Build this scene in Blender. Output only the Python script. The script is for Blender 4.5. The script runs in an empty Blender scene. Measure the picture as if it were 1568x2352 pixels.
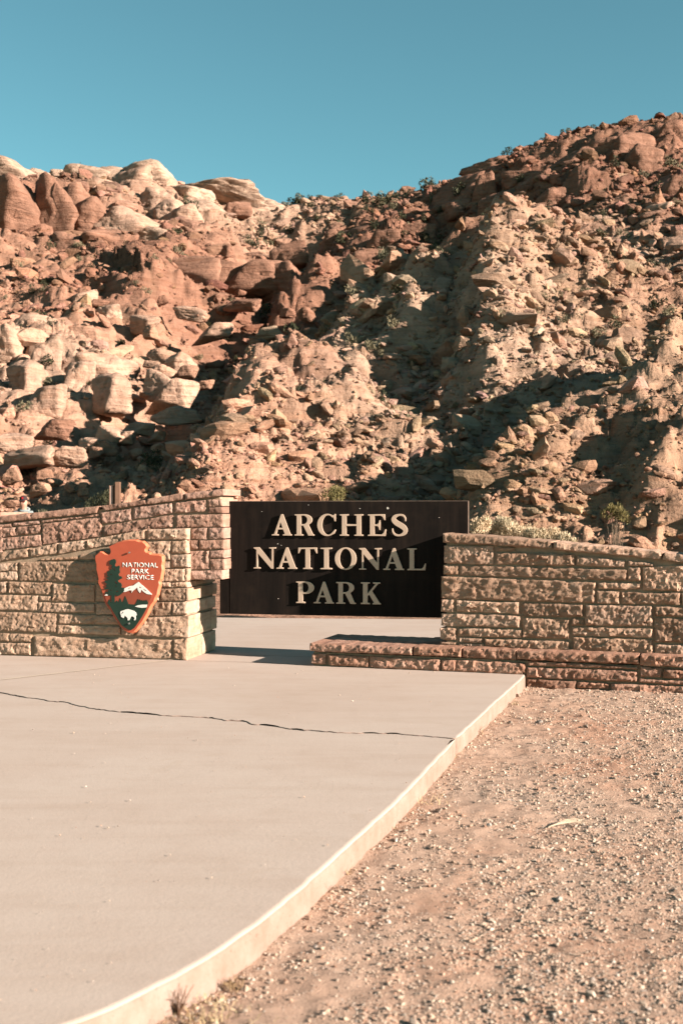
import bpy, bmesh, math, random
import numpy as np
from mathutils import Vector, Matrix

random.seed(7)
RNG = np.random.default_rng(7)
scene = bpy.context.scene
COL = scene.collection

# ------------------------------------------------------------------ camera, sky, sun, exposure
CAM_Z = 1.6
F = 2743.0                      # focal length in units of a 1568 x 2352 view
CX, CY = 784.0, 1170.0          # principal column / horizon row in that view
cam_d = bpy.data.cameras.new("camera")
cam = bpy.data.objects.new("camera", cam_d)
COL.objects.link(cam)
cam.location = (0, 0, CAM_Z)
cam.rotation_euler = (math.radians(90), 0, 0)
cam_d.sensor_fit = 'VERTICAL'
cam_d.sensor_height = 36.0
cam_d.sensor_width = 24.0
cam_d.lens = F / 2352 * 36
cam_d.shift_y = -(1176 - CY) / 2352
cam_d.clip_start = 0.05
cam_d.clip_end = 6000
cam_d.dof.use_dof = True
cam_d.dof.focus_distance = 12.4
cam_d.dof.aperture_fstop = 3.2
scene.camera = cam

SUN_AZ = math.radians(25.5)     # light runs to the left and this much away from the viewer
SUN_EL = math.radians(18.5)
sun_dir = Vector((math.cos(SUN_AZ) * math.cos(SUN_EL), -math.sin(SUN_AZ) * math.cos(SUN_EL), math.sin(SUN_EL)))
sd = bpy.data.lights.new("sun", 'SUN')
sd.energy = 5.0
sd.angle = math.radians(0.5)
sd.color = (1.0, 0.885, 0.795)
so = bpy.data.objects.new("sun", sd)
COL.objects.link(so)
so.location = (40, -20, 40)
so.rotation_euler = sun_dir.to_track_quat('Z', 'Y').to_euler()

world = bpy.data.worlds.new("World")
scene.world = world
world.use_nodes = True
wn, wl = world.node_tree.nodes, world.node_tree.links
wn.clear()
w_out = wn.new("ShaderNodeOutputWorld")
w_bg = wn.new("ShaderNodeBackground")
w_sky = wn.new("ShaderNodeTexSky")
w_sky.sky_type = 'NISHITA'
w_sky.sun_disc = False
w_sky.sun_elevation = SUN_EL
w_sky.sun_rotation = math.atan2(sun_dir.x, sun_dir.y)
w_sky.altitude = 3000
w_sky.air_density = 1.0
w_sky.dust_density = 0.0
w_sky.ozone_density = 1.0
w_mul = wn.new("ShaderNodeMix")
w_mul.data_type = 'RGBA'
w_mul.blend_type = 'MULTIPLY'
w_mul.inputs[0].default_value = 1.0
w_mul.inputs[7].default_value = (0.64, 1.0, 0.74, 1)
wl.new(w_sky.outputs[0], w_mul.inputs[6])
wl.new(w_mul.outputs[2], w_bg.inputs[0])
w_bg.inputs[1].default_value = 0.050
wl.new(w_bg.outputs[0], w_out.inputs[0])

vs = scene.view_settings
vs.view_transform = 'Standard'
vs.look = 'None'
vs.exposure = 2.07
vs.gamma = 1.0
vs.use_curve_mapping = False
scene.cycles.max_bounces = 6
scene.cycles.use_denoising = True


# ------------------------------------------------------------------ helpers
def px_dir(x, y):
    return (x - CX) / F, (CY - y) / F


def ground_at(x, y, z=0.0):
    tx, tz = px_dir(x, y)
    Y = (z - CAM_Z) / tz
    return tx * Y, Y


def tag(o, label=None, cat=None, group=None, kind=None):
    if label: o["label"] = label
    if cat: o["category"] = cat
    if group: o["group"] = group
    if kind: o["kind"] = kind
    return o


def link(o, parent=None):
    COL.objects.link(o)
    if parent is not None:
        o.parent = parent
    return o


def empty(name, loc, rz=0.0):
    o = bpy.data.objects.new(name, None)
    o.empty_display_size = 0.1
    o.location = loc
    o.rotation_euler = (0, 0, rz)
    return link(o)


def mesh_fast(name, V, Fc, smooth=False, mat=None):
    """V (n,3), Fc (m,k) uniform k"""
    me = bpy.data.meshes.new(name)
    V = np.asarray(V, dtype=np.float32)
    Fc = np.asarray(Fc, dtype=np.int32)
    k = Fc.shape[1]
    me.vertices.add(len(V))
    me.vertices.foreach_set("co", V.ravel())
    me.loops.add(Fc.size)
    me.loops.foreach_set("vertex_index", Fc.ravel())
    me.polygons.add(len(Fc))
    me.polygons.foreach_set("loop_start", np.arange(0, Fc.size, k, dtype=np.int32))
    me.polygons.foreach_set("loop_total", np.full(len(Fc), k, dtype=np.int32))
    me.polygons.foreach_set("use_smooth", np.full(len(Fc), smooth))
    me.update(calc_edges=True)
    if mat: me.materials.append(mat)
    return me


def mesh_obj(name, me, parent=None, loc=(0, 0, 0), rot=(0, 0, 0)):
    o = bpy.data.objects.new(name, me)
    o.location = loc
    o.rotation_euler = rot
    return link(o, parent)


def bm_obj(name, bm, mat, parent=None, loc=(0, 0, 0), rot=(0, 0, 0), smooth=False):
    me = bpy.data.meshes.new(name)
    bm.normal_update()
    bm.to_mesh(me)
    bm.free()
    if smooth:
        me.polygons.foreach_set("use_smooth", np.full(len(me.polygons), True))
    if mat: me.materials.append(mat)
    return mesh_obj(name, me, parent, loc, rot)


def add_box(bm, x0, x1, y0, y1, z0, z1, bevel=0.0):
    vs_ = [bm.verts.new(p) for p in ((x0, y0, z0), (x1, y0, z0), (x1, y1, z0), (x0, y1, z0),
                                     (x0, y0, z1), (x1, y0, z1), (x1, y1, z1), (x0, y1, z1))]
    fs = [bm.faces.new([vs_[i] for i in q]) for q in ((3, 2, 1, 0), (4, 5, 6, 7), (0, 1, 5, 4), (1, 2, 6, 5), (2, 3, 7, 6), (3, 0, 4, 7))]
    if bevel:
        es = list({e for f in fs for e in f.edges})
        bmesh.ops.bevel(bm, geom=es, offset=bevel, segments=2, affect='EDGES', profile=0.5)


def prism(bm, pts, y0, y1):
    """polygon given in (x,z), extruded from y0 to y1 (y0 faces the viewer)"""
    a = [bm.verts.new((p[0], y0, p[1])) for p in pts]
    b = [bm.verts.new((p[0], y1, p[1])) for p in pts]
    n = len(pts)
    f = bm.faces.new(a)
    g = bm.faces.new(b[::-1])
    for i in range(n):
        bm.faces.new((a[i], b[i], b[(i + 1) % n], a[(i + 1) % n]))
    bmesh.ops.recalc_face_normals(bm, faces=bm.faces[:])
    return f, g


def tube(bm, pts, radii, seg=6):
    rings = []
    n = len(pts)
    for i, p in enumerate(pts):
        p = Vector(p)
        d = (Vector(pts[min(i + 1, n - 1)]) - Vector(pts[max(i - 1, 0)])).normalized()
        a = d.orthogonal().normalized()
        b = d.cross(a)
        rings.append([bm.verts.new(p + (a * math.cos(t) + b * math.sin(t)) * radii[i])
                      for t in [2 * math.pi * k / seg for k in range(seg)]])
    for i in range(n - 1):
        for k in range(seg):
            bm.faces.new((rings[i][k], rings[i][(k + 1) % seg], rings[i + 1][(k + 1) % seg], rings[i + 1][k]))
    bm.faces.new(rings[0][::-1])
    bm.faces.new(rings[-1])


# ------------------------------------------------------------------ numpy noise
def _h(ix, iy, seed):
    h = ix.astype(np.int32).view(np.uint32) * np.uint32(374761393) + iy.astype(np.int32).view(np.uint32) * np.uint32(668265263) + np.uint32((seed * 1442695041) & 0xFFFFFFFF)
    h = (h ^ (h >> np.uint32(13))) * np.uint32(1274126177)
    h = (h ^ (h >> np.uint32(16))) * np.uint32(2246822519)
    return h ^ (h >> np.uint32(15))


def hf(ix, iy, seed):
    return _h(ix, iy, seed) / 4294967296.0


def perlin(x, y, seed=0):
    x0 = np.floor(x); y0 = np.floor(y)
    fx = x - x0; fy = y - y0
    u = fx * fx * fx * (fx * (fx * 6 - 15) + 10)
    v = fy * fy * fy * (fy * (fy * 6 - 15) + 10)

    def g(ax, ay, dx, dy):
        a = hf(ax, ay, seed) * 2 * np.pi
        return np.cos(a) * dx + np.sin(a) * dy
    a = g(x0, y0, fx, fy); b = g(x0 + 1, y0, fx - 1, fy)
    c = g(x0, y0 + 1, fx, fy - 1); d = g(x0 + 1, y0 + 1, fx - 1, fy - 1)
    return ((a + u * (b - a)) + v * ((c + u * (d - c)) - (a + u * (b - a)))) * 1.5


def fbm(x, y, octv=4, seed=0, gain=0.5, lac=2.03):
    s = 0; a = 1.0; n = 0
    for i in range(octv):
        s = s + a * perlin(x, y, seed + i * 17)
        n += a
        a *= gain; x = x * lac + 3.1; y = y * lac + 1.7
    return s / n


def ridged(x, y, octv=3, seed=0):
    s = 0; a = 1.0; n = 0
    for i in range(octv):
        s = s + a * (1 - np.abs(perlin(x, y, seed + i * 13)) * 2)
        n += a
        a *= 0.5; x = x * 2.1 + 5.2; y = y * 2.1 + 1.3
    return s / n


def boulders(x, y, cell, seed, prob=0.7, k=0.6, pn=2.6, rmin=0.35, rmax=0.75, aspect=0.45):
    """height field made of the largest of many blocky domes on a jittered grid; unit = metres"""
    gx = x / cell; gy = y / cell
    bx = np.floor(gx); by = np.floor(gy)
    best = np.zeros_like(x)
    who = np.zeros_like(x)
    for i in (-1, 0, 1):
        for j in (-1, 0, 1):
            cx = bx + i; cy = by + j
            px = cx + 0.15 + 0.7 * hf(cx, cy, seed); py = cy + 0.15 + 0.7 * hf(cx, cy, seed + 1)
            r = rmin + (rmax - rmin) * hf(cx, cy, seed + 2) ** 1.6
            on = hf(cx, cy, seed + 3) < prob
            dx = gx - px; dy = gy - py
            ok = np.nonzero(on & (dx * dx + dy * dy < (1.9 * r) ** 2))
            if len(ok[0]) == 0: continue
            cx = cx[ok]; cy = cy[ok]; r = r[ok]; dx = dx[ok]; dy = dy[ok]
            an = (hf(cx, cy, seed + 4) - 0.5) * 1.4
            asp = 1 + aspect * (hf(cx, cy, seed + 5) * 2 - 0.6)
            ca = np.cos(an); sa = np.sin(an)
            u = (ca * dx + sa * dy) / (r * asp); v = (-sa * dx + ca * dy) / (r / asp)
            d = (np.abs(u) ** pn + np.abs(v) ** pn)
            hgt = r * k * (0.6 + 0.8 * hf(cx, cy, seed + 6))
            tilt = 1 + 0.35 * u * (hf(cx, cy, seed + 7) * 2 - 1) + 0.45 * v * (hf(cx, cy, seed + 8) * 2 - 1)
            z = hgt * np.clip(1 - d, 0, 1) ** 0.42 * tilt
            old = best[ok]
            m = z > old
            best[ok] = np.where(m, z, old)
            who[ok] = np.where(m, hf(cx, cy, seed + 9), who[ok])
    return best * cell, who


def facets(x, y, seed, soft=0.0):
    """broken planes: every cell leans its own way, with sharp (or ramped) steps between cells"""
    bx = np.floor(x); by = np.floor(y)
    b1 = np.full(x.shape, 9.0); v1 = np.zeros(x.shape)
    b2 = np.full(x.shape, 9.0); v2 = np.zeros(x.shape)
    for i in (-1, 0, 1):
        for j in (-1, 0, 1):
            cx = bx + i; cy = by + j
            dx = x - cx - hf(cx, cy, seed); dy = y - cy - hf(cx, cy, seed + 1)
            d = dx * dx + dy * dy
            v = dx * (hf(cx, cy, seed + 2) * 2 - 1) + dy * (hf(cx, cy, seed + 3) * 2 - 1) + (hf(cx, cy, seed + 4) - 0.5) * 0.6
            m = d < b1
            if soft:
                m2 = (~m) & (d < b2)
                v2 = np.where(m, v1, np.where(m2, v, v2)); b2 = np.where(m, b1, np.where(m2, d, b2))
            v1 = np.where(m, v, v1); b1 = np.where(m, d, b1)
    if soft:
        t = np.clip((np.sqrt(b2) - np.sqrt(b1)) / soft, 0, 1) * 0.5
        return v1 * (0.5 + t) + v2 * (0.5 - t)
    return v1


def sstep(a, b, x):
    t = np.clip((x - a) / (b - a), 0, 1)
    return t * t * (3 - 2 * t)


# ------------------------------------------------------------------ materials
AL = 0.60      # overall reflectance of the sun bleached place


def dim(c):
    return tuple(v * AL for v in c[:3])


def new_mat(name):
    m = bpy.data.materials.new(name)
    m.use_nodes = True
    nt = m.node_tree
    b = nt.nodes["Principled BSDF"]
    return m, nt, b


def nd(nt, t, **kw):
    n = nt.nodes.new(t)
    for k, v in kw.items():
        setattr(n, k, v)
    return n


def noise_node(nt, vec, scale, detail=4, rough=0.6, dist=0.0):
    n = nd(nt, "ShaderNodeTexNoise")
    n.inputs["Scale"].default_value = scale
    n.inputs["Detail"].default_value = detail
    n.inputs["Roughness"].default_value = rough
    n.inputs["Distortion"].default_value = dist
    nt.links.new(vec, n.inputs["Vector"])
    return n.outputs["Fac"]


def ramp(nt, fac, stops):
    r = nd(nt, "ShaderNodeValToRGB")
    e = r.color_ramp.elements
    while len(e) < len(stops): e.new(0.5)
    for i, (p, c) in enumerate(stops):
        e[i].position = p
        e[i].color = tuple(c) + (1,) if len(c) == 3 else c
    nt.links.new(fac, r.inputs[0])
    return r.outputs[0]


def mixc(nt, a, b, fac, mode='MIX'):
    m = nd(nt, "ShaderNodeMix", data_type='RGBA', blend_type=mode)
    for sock, v in ((0, fac), (6, a), (7, b)):
        if isinstance(v, (int, float)):
            m.inputs[sock].default_value = v
        elif isinstance(v, (tuple, list)):
            m.inputs[sock].default_value = tuple(v) + (1,) if len(v) == 3 else v
        else:
            nt.links.new(v, m.inputs[sock])
    return m.outputs[2]


def bump(nt, b, height, strength, dist):
    n = nd(nt, "ShaderNodeBump")
    n.inputs["Strength"].default_value = strength
    n.inputs["Distance"].default_value = dist
    nt.links.new(height, n.inputs["Height"])
    nt.links.new(n.outputs[0], b.inputs["Normal"])
    return n


def grey(v):
    return (v, v, v)


def mat_rock(name, source, sc=1.0, bump_d=0.12):
    """hill sandstone; the rock's own colour comes from a colour attribute, an instance attribute or the object"""
    m, nt, b = new_mat(name)
    geo = nd(nt, "ShaderNodeNewGeometry")
    pos = geo.outputs["Position"]
    if source == 'object':
        c = nd(nt, "ShaderNodeObjectInfo").outputs["Color"]
    else:
        a = nd(nt, "ShaderNodeAttribute", attribute_name="tone", attribute_type=source)
        c = a.outputs["Color"]
    n1 = noise_node(nt, pos, 0.9 * sc, 6, 0.65)
    v1 = ramp(nt, n1, [(0.28, grey(0.62 * AL)), (0.5, grey(0.98 * AL)), (0.75, grey(1.28 * AL))])
    mp = nd(nt, "ShaderNodeMapping")
    mp.inputs["Scale"].default_value = (0.25, 0.25, 3.0)
    mp.inputs["Rotation"].default_value = (0.12, 0.18, 0)
    nt.links.new(pos, mp.inputs[0])
    n2 = noise_node(nt, mp.outputs[0], 1.4 * sc, 4, 0.6, 0.4)
    v2 = ramp(nt, n2, [(0.3, (0.80, 0.72, 0.66)), (0.55, (1.0, 1.0, 1.0)), (0.8, (1.10, 1.02, 0.95))])
    col = mixc(nt, mixc(nt, c, v1, 1.0, 'MULTIPLY'), v2, 1.0, 'MULTIPLY')
    nt.links.new(col, b.inputs["Base Color"])
    b.inputs["Roughness"].default_value = 0.95
    b.inputs["Specular IOR Level"].default_value = 0.1
    n3 = noise_node(nt, pos, 3.2 * sc, 6, 0.7)
    h = nd(nt, "ShaderNodeMath", operation='ADD')
    nt.links.new(n3, h.inputs[0]); nt.links.new(n2, h.inputs[1])
    bump(nt, b, h.outputs[0], 1.0, bump_d * 1.4)
    return m


def mat_stone(name, c_dark, c_mid, c_light, rnd=0.33):
    """quarried wall stone: object space grain, faint bedding, colour shifting from stone to stone"""
    c_dark, c_mid, c_light = dim(c_dark), dim(c_mid), dim(c_light)
    m, nt, b = new_mat(name)
    geo = nd(nt, "ShaderNodeNewGeometry")
    oi = nd(nt, "ShaderNodeObjectInfo")
    pos = geo.outputs["Position"]
    off = nd(nt, "ShaderNodeVectorMath", operation='ADD')
    nt.links.new(pos, off.inputs[0])
    sc = nd(nt, "ShaderNodeVectorMath", operation='SCALE')
    sc.inputs["Scale"].default_value = 17.0
    cmb = nd(nt, "ShaderNodeCombineXYZ")
    for i in range(3): nt.links.new(oi.outputs["Random"], cmb.inputs[i])
    nt.links.new(cmb.outputs[0], sc.inputs[0])
    nt.links.new(sc.outputs[0], off.inputs[1])
    p2 = off.outputs[0]
    n1 = noise_node(nt, p2, 7, 7, 0.62)
    base = ramp(nt, n1, [(0.27, c_dark), (0.5, c_mid), (0.74, c_light)])
    mp = nd(nt, "ShaderNodeMapping")
    mp.inputs["Scale"].default_value = (1.2, 1.2, 14.0)
    nt.links.new(p2, mp.inputs[0])
    n2 = noise_node(nt, mp.outputs[0], 2.4, 4, 0.6, 0.3)
    bed = ramp(nt, n2, [(0.3, (0.84, 0.79, 0.74)), (0.55, (1, 1, 1)), (0.8, (1.08, 1.04, 1.0))])
    c2 = mixc(nt, base, bed, 1.0, 'MULTIPLY')
    rv = ramp(nt, oi.outputs["Random"], [(0.0, (1 - rnd, 1 - rnd * 1.1, 1 - rnd * 1.2)), (0.35, (1.0, 0.95, 0.90)), (0.7, (1.02, 1.02, 1.03)), (1.0, (1 + rnd * 0.7, 1 + rnd * 0.6, 1 + rnd * 0.5))])
    c3 = mixc(nt, c2, rv, 1.0, 'MULTIPLY')
    # grey lichen / weather stains with their own outline
    n4 = noise_node(nt, p2, 3.1, 5, 0.7)
    st = ramp(nt, n4, [(0.60, grey(0.0)), (0.70, grey(0.45))])
    c4 = mixc(nt, c3, (c_dark[0] * 0.75, c_dark[1] * 0.78, c_dark[2] * 0.85), st)
    nt.links.new(c4, b.inputs["Base Color"])
    b.inputs["Roughness"].default_value = 0.92
    b.inputs["Specular IOR Level"].default_value = 0.15
    n5 = noise_node(nt, p2, 55, 6, 0.7)
    bump(nt, b, n5, 0.8, 0.012)
    return m


def mat_plain(name, col, rough=0.7, spec=0.3, var=0.15, scale=8.0, metallic=0.0, bmp=0.0, bscale=60.0):
    col = dim(col)
    m, nt, b = new_mat(name)
    tc = nd(nt, "ShaderNodeNewGeometry").outputs["Position"]
    n1 = noise_node(nt, tc, scale, 5, 0.6)
    v = ramp(nt, n1, [(0.3, grey(1 - var)), (0.7, grey(1 + var))])
    c = mixc(nt, col, v, 1.0, 'MULTIPLY')
    nt.links.new(c, b.inputs["Base Color"])
    b.inputs["Roughness"].default_value = rough
    b.inputs["Specular IOR Level"].default_value = spec
    b.inputs["Metallic"].default_value = metallic
    if bmp:
        bump(nt, b, noise_node(nt, tc, bscale, 4, 0.6), bmp, 0.004)
    return m


def mat_concrete():
    m, nt, b = new_mat("pink_concrete")
    pos = nd(nt, "ShaderNodeNewGeometry").outputs["Position"]
    n1 = noise_node(nt, pos, 0.55, 5, 0.6, 0.3)
    n2 = noise_node(nt, pos, 3.4, 6, 0.7)
    n3 = noise_node(nt, pos, 90, 3, 0.6)
    c = ramp(nt, n1, [(0.3, (0.3279, 0.2514, 0.2013)), (0.5, (0.3427, 0.2683, 0.2186)), (0.72, (0.3567, 0.2859, 0.2361))])
    v2 = ramp(nt, n2, [(0.26, (0.93, 0.91, 0.89)), (0.5, grey(1.0)), (0.75, (1.03, 1.03, 1.03))])
    v3 = ramp(nt, n3, [(0.26, grey(0.84)), (0.42, grey(1.0)), (0.62, grey(1.0)), (0.78, grey(1.1))])
    mp = nd(nt, "ShaderNodeMapping")
    mp.inputs["Scale"].default_value = (0.35, 2.2, 1.0)
    mp.inputs["Rotation"].default_value = (0, 0, 0.35)
    nt.links.new(pos, mp.inputs[0])
    n4 = noise_node(nt, mp.outputs[0], 2.2, 6, 0.65, 0.6)
    v4 = ramp(nt, n4, [(0.3, (0.95, 0.935, 0.92)), (0.52, grey(1.0)), (0.8, (1.02, 1.025, 1.03))])
    c = mixc(nt, c, v2, 0.8, 'MULTIPLY')
    c = mixc(nt, c, v3, 0.7, 'MULTIPLY')
    c = mixc(nt, c, v4, 1.0, 'MULTIPLY')
    n5 = noise_node(nt, pos, 1.3, 5, 0.7, 0.8)
    st = ramp(nt, n5, [(0.62, grey(0.0)), (0.72, grey(0.35))])
    c = mixc(nt, c, (0.283, 0.210, 0.150), st)
    nt.links.new(c, b.inputs["Base Color"])
    b.inputs["Roughness"].default_value = 0.85
    b.inputs["Specular IOR Level"].default_value = 0.2
    h = nd(nt, "ShaderNodeMath", operation='ADD')
    nt.links.new(n3, h.inputs[0])
    n6 = noise_node(nt, pos, 30, 4, 0.6)
    nt.links.new(n6, h.inputs[1])
    bump(nt, b, h.outputs[0], 0.35, 0.003)
    return m


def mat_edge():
    """the cast side of the slab, splashed with red soil, its colour also darkened to offset the full sun on it"""
    m, nt, b = new_mat("stained_concrete_dimmed_for_sun")
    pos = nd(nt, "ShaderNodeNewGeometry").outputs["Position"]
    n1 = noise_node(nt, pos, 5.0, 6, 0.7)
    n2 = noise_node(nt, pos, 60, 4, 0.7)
    c = ramp(nt, n1, [(0.3, (0.1629, 0.1029, 0.0754)), (0.5, (0.1903, 0.1286, 0.0994)), (0.7, (0.2143, 0.1560, 0.1269))])  # whole base darker than the top to temper sun glare; soil mottling besides
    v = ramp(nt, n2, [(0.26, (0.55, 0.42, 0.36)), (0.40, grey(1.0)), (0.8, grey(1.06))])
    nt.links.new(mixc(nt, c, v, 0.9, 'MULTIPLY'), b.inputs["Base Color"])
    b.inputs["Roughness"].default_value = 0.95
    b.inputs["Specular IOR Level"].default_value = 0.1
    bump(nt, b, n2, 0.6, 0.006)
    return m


def mat_dirt():
    m, nt, b = new_mat("gravelly_dirt")
    pos = nd(nt, "ShaderNodeNewGeometry").outputs["Position"]
    n1 = noise_node(nt, pos, 0.8, 5, 0.65, 0.4)
    n2 = noise_node(nt, pos, 9, 6, 0.7)
    n3 = noise_node(nt, pos, 120, 4, 0.7)
    c = ramp(nt, n1, [(0.32, (0.3214, 0.1757, 0.1131)), (0.46, (0.3386, 0.2160, 0.1509)), (0.7, (0.3300, 0.2314, 0.1714))])
    v2 = ramp(nt, n2, [(0.28, grey(0.74)), (0.5, grey(1.0)), (0.74, grey(1.18))])
    v3 = ramp(nt, n3, [(0.3, grey(0.72)), (0.5, grey(1.0)), (0.72, grey(1.2))])
    c = mixc(nt, mixc(nt, c, v2, 1.0, 'MULTIPLY'), v3, 0.8, 'MULTIPLY')
    nt.links.new(c, b.inputs["Base Color"])
    b.inputs["Roughness"].default_value = 0.95
    b.inputs["Specular IOR Level"].default_value = 0.1
    bump(nt, b, n3, 0.8, 0.01)
    return m


def mat_attr(name, source, rough=0.9, var=0.25, scale=40.0, translucent=False):
    m, nt, b = new_mat(name)
    a = nd(nt, "ShaderNodeAttribute", attribute_name="tone", attribute_type=source)
    pos = nd(nt, "ShaderNodeNewGeometry").outputs["Position"]
    n1 = noise_node(nt, pos, scale, 4, 0.6)
    v = ramp(nt, n1, [(0.3, grey((1 - var) * AL)), (0.7, grey((1 + var) * AL))])
    nt.links.new(mixc(nt, a.outputs["Color"], v, 1.0, 'MULTIPLY'), b.inputs["Base Color"])
    b.inputs["Roughness"].default_value = rough
    b.inputs["Specular IOR Level"].default_value = 0.15
    return m


def mat_leaf(name, c0, c1, rough=0.7):
    m, nt, b = new_mat(name)
    c0, c1 = dim(c0), dim(c1)
    gi = nd(nt, "ShaderNodeNewGeometry")
    oi = nd(nt, "ShaderNodeObjectInfo")
    c = ramp(nt, gi.outputs["Random Per Island"], [(0.0, c0), (1.0, c1)])
    v = ramp(nt, oi.outputs["Random"], [(0.0, (0.75, 0.78, 0.75)), (1.0, (1.2, 1.12, 1.05))])
    nt.links.new(mixc(nt, c, v, 1.0, 'MULTIPLY'), b.inputs["Base Color"])
    b.inputs["Roughness"].default_value = rough
    b.inputs["Specular IOR Level"].default_value = 0.15
    return m


M_HILL = mat_rock("hill_rock", 'GEOMETRY')
M_ROCKI = mat_rock("scattered_rock", 'INSTANCER')
M_ROCKO = mat_rock("boulder_rock", 'OBJECT' if False else 'object')
M_TAN = mat_stone("tan_sandstone", (0.37, 0.232, 0.155), (0.52, 0.350, 0.248), (0.62, 0.448, 0.34))
M_PINK = mat_stone("pink_sandstone", (0.31, 0.172, 0.125), (0.43, 0.260, 0.195), (0.54, 0.36, 0.285))
M_BROWN = mat_stone("brown_sandstone", (0.37, 0.222, 0.148), (0.52, 0.335, 0.235), (0.63, 0.44, 0.33))
M_RED = mat_stone("red_sandstone", (0.32, 0.165, 0.112), (0.46, 0.258, 0.180), (0.56, 0.36, 0.27))
M_MORT = mat_plain("mortar", (0.40, 0.28, 0.19), 0.95, 0.1, 0.25, 10, bmp=0.5)
M_CONC = mat_concrete()
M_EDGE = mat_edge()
M_DIRT = mat_dirt()
M_PEB = mat_attr("pebble", 'INSTANCER', 0.9, 0.3, 60)

# ------------------------------------------------------------------ hillside terrain
YB = 29.0
_sx = np.array([-700, -300, 0, 110, 240, 340, 410, 470, 560, 640, 760, 850, 960, 1060, 1120, 1180, 1300, 1400, 1568, 1900, 2400], float)
_sy = np.array([400, 390, 398, 412, 408, 408, 425, 436, 452, 467, 456, 450, 432, 412, 385, 352, 312, 292, 268, 250, 300], float)
_rx = np.array([-700, 0, 640, 1060, 1568, 2400], float)
_ry = np.array([130, 132, 138, 122, 108, 100], float)
TXS = (_sx - CX) / F
TXR = (_rx - CX) / F
P_HILL = 1.32


def base_h(X, Y):
    Ys = np.maximum(Y, 1.0)
    tx = np.clip(X / Ys, -0.62, 0.70)
    e = np.interp(tx, TXS, (CY - _sy) / F)
    yr = np.interp(tx, TXR, _ry)
    hs = CAM_Z + e * yr
    s = (Y - YB) / (yr - YB)
    h = hs * np.clip(s, 0, 1) ** P_HILL
    over = np.clip(Y - yr, 0, None)
    return h + np.minimum(over * 0.10, 4.0) - 0.12


def hit(x, y, add=0.0):
    """where the view line through (x, y) meets the bare hill: a point to place real things at"""
    tx, tz = px_dir(x, y)
    Ys = np.linspace(YB, 150, 1500)
    d = base_h(tx * Ys, Ys) + add * (Ys / 80.0) ** 0.9 - (CAM_Z + tz * Ys)
    k = np.argmax(d > 0) if (d > 0).any() else int(np.argmax(d))
    Y = Ys[k]
    return float(tx * Y), float(Y), float(base_h(np.array([tx * Y]), np.array([Y]))[0])


def poly_sd(X, Y, pts):
    """signed distance to a polyline (positive = left of its direction) and the position 0..1 along it"""
    best = np.full(X.shape, 1e9)
    sgn = np.zeros(X.shape)
    par = np.zeros(X.shape)
    L = [0]
    for a, b in zip(pts[:-1], pts[1:]):
        L.append(L[-1] + math.hypot(b[0] - a[0], b[1] - a[1]))
    for i, (a, b) in enumerate(zip(pts[:-1], pts[1:])):
        vx, vy = b[0] - a[0], b[1] - a[1]
        l2 = vx * vx + vy * vy
        t = np.clip(((X - a[0]) * vx + (Y - a[1]) * vy) / l2, 0, 1)
        dx = X - a[0] - t * vx; dy = Y - a[1] - t * vy
        d = np.hypot(dx, dy)
        m = d < best
        best = np.where(m, d, best)
        sgn = np.where(m, np.sign(vx * dy - vy * dx), sgn)
        par = np.where(m, (L[i] + t * math.sqrt(l2)) / L[-1], par)
    return best * sgn, par


# ribs of rock: view line points down the crest, height, reach on the left and right of the way down, taper of the ends
RIBS = [
    ([(1900, 600), (1700, 690), (1560, 770), (1420, 830), (1290, 890), (1190, 945), (1100, 1012), (1000, 1062), (900, 1092)], 10.5, 9.0, 2.4, 0.10),
    ([(1800, 1040), (1680, 1080), (1590, 1105), (1500, 1140), (1430, 1185)], 6.0, 6.0, 2.2, 0.12),
    ([(1400, 400), (1250, 460), (1170, 530), (1135, 610), (1120, 690), (1122, 770), (1140, 830)], 8.2, 8.0, 2.4, 0.12),
    ([(1000, 520), (900, 610), (800, 690), (700, 770), (610, 840), (560, 930), (520, 980), (430, 1050), (330, 1088)], 7.4, 7.0, 2.4, 0.10),
    ([(960, 730), (930, 800), (925, 860)], 2.6, 4.0, 1.8, 0.2),
    ([(800, 920), (780, 1000), (770, 1090)], 2.4, 3.0, 1.5, 0.2),
    ([(1090, 1000), (1050, 1060), (1020, 1110)], 1.8, 2.0, 1.2, 0.2),
    ([(1130, 440), (1060, 500), (1000, 560), (930, 600), (860, 640)], 5.0, 6.0, 4.5, 0.2),
]
# ledges: crest line drawn left to right, drop below it, reach uphill (left of the way) and downhill
LEDGES = [
    ([(250, 590), (330, 596), (420, 590), (520, 606), (620, 600), (690, 632)], 6.0, 9.0, 0.9, 0.12),
    ([(730, 520), (800, 508), (880, 512), (930, 545)], 4.5, 8.0, 2.2, 0.15),
    ([(1020, 415), (1090, 412), (1150, 432), (1240, 400), (1330, 395), (1420, 355), (1520, 345)], 4.4, 8.0, 1.6, 0.12),
    ([(-200, 430), (-60, 440), (60, 430), (140, 430), (220, 440)], 6.0, 10.0, 1.4, 0.12),
    ([(1180, 365), (1290, 345), (1400, 310), (1560, 290)], 2.2, 5.0, 1.0, 0.1),
    ([(0, 770), (60, 765), (120, 800)], 2.6, 6.0, 1.3, 0.2),
    ([(150, 830), (220, 815), (290, 850), (300, 880)], 2.4, 5.0, 1.2, 0.2),
    ([(330, 860), (400, 850), (450, 880)], 1.8, 4.0, 1.0, 0.2),
]
GULLIES = [
    ([(720, 640), (640, 720), (540, 800), (490, 880), (450, 960), (380, 1040), (290, 1090)], 3.6, 4.0),
    ([(1100, 560), (1040, 660), (900, 740), (830, 860)], 2.5, 5.0),
    ([(820, 960), (830, 1040), (850, 1110)], 1.8, 2.6),
]


def _w(pl, add):
    return [hit(*p, add)[:2] for p in pl]


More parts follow.
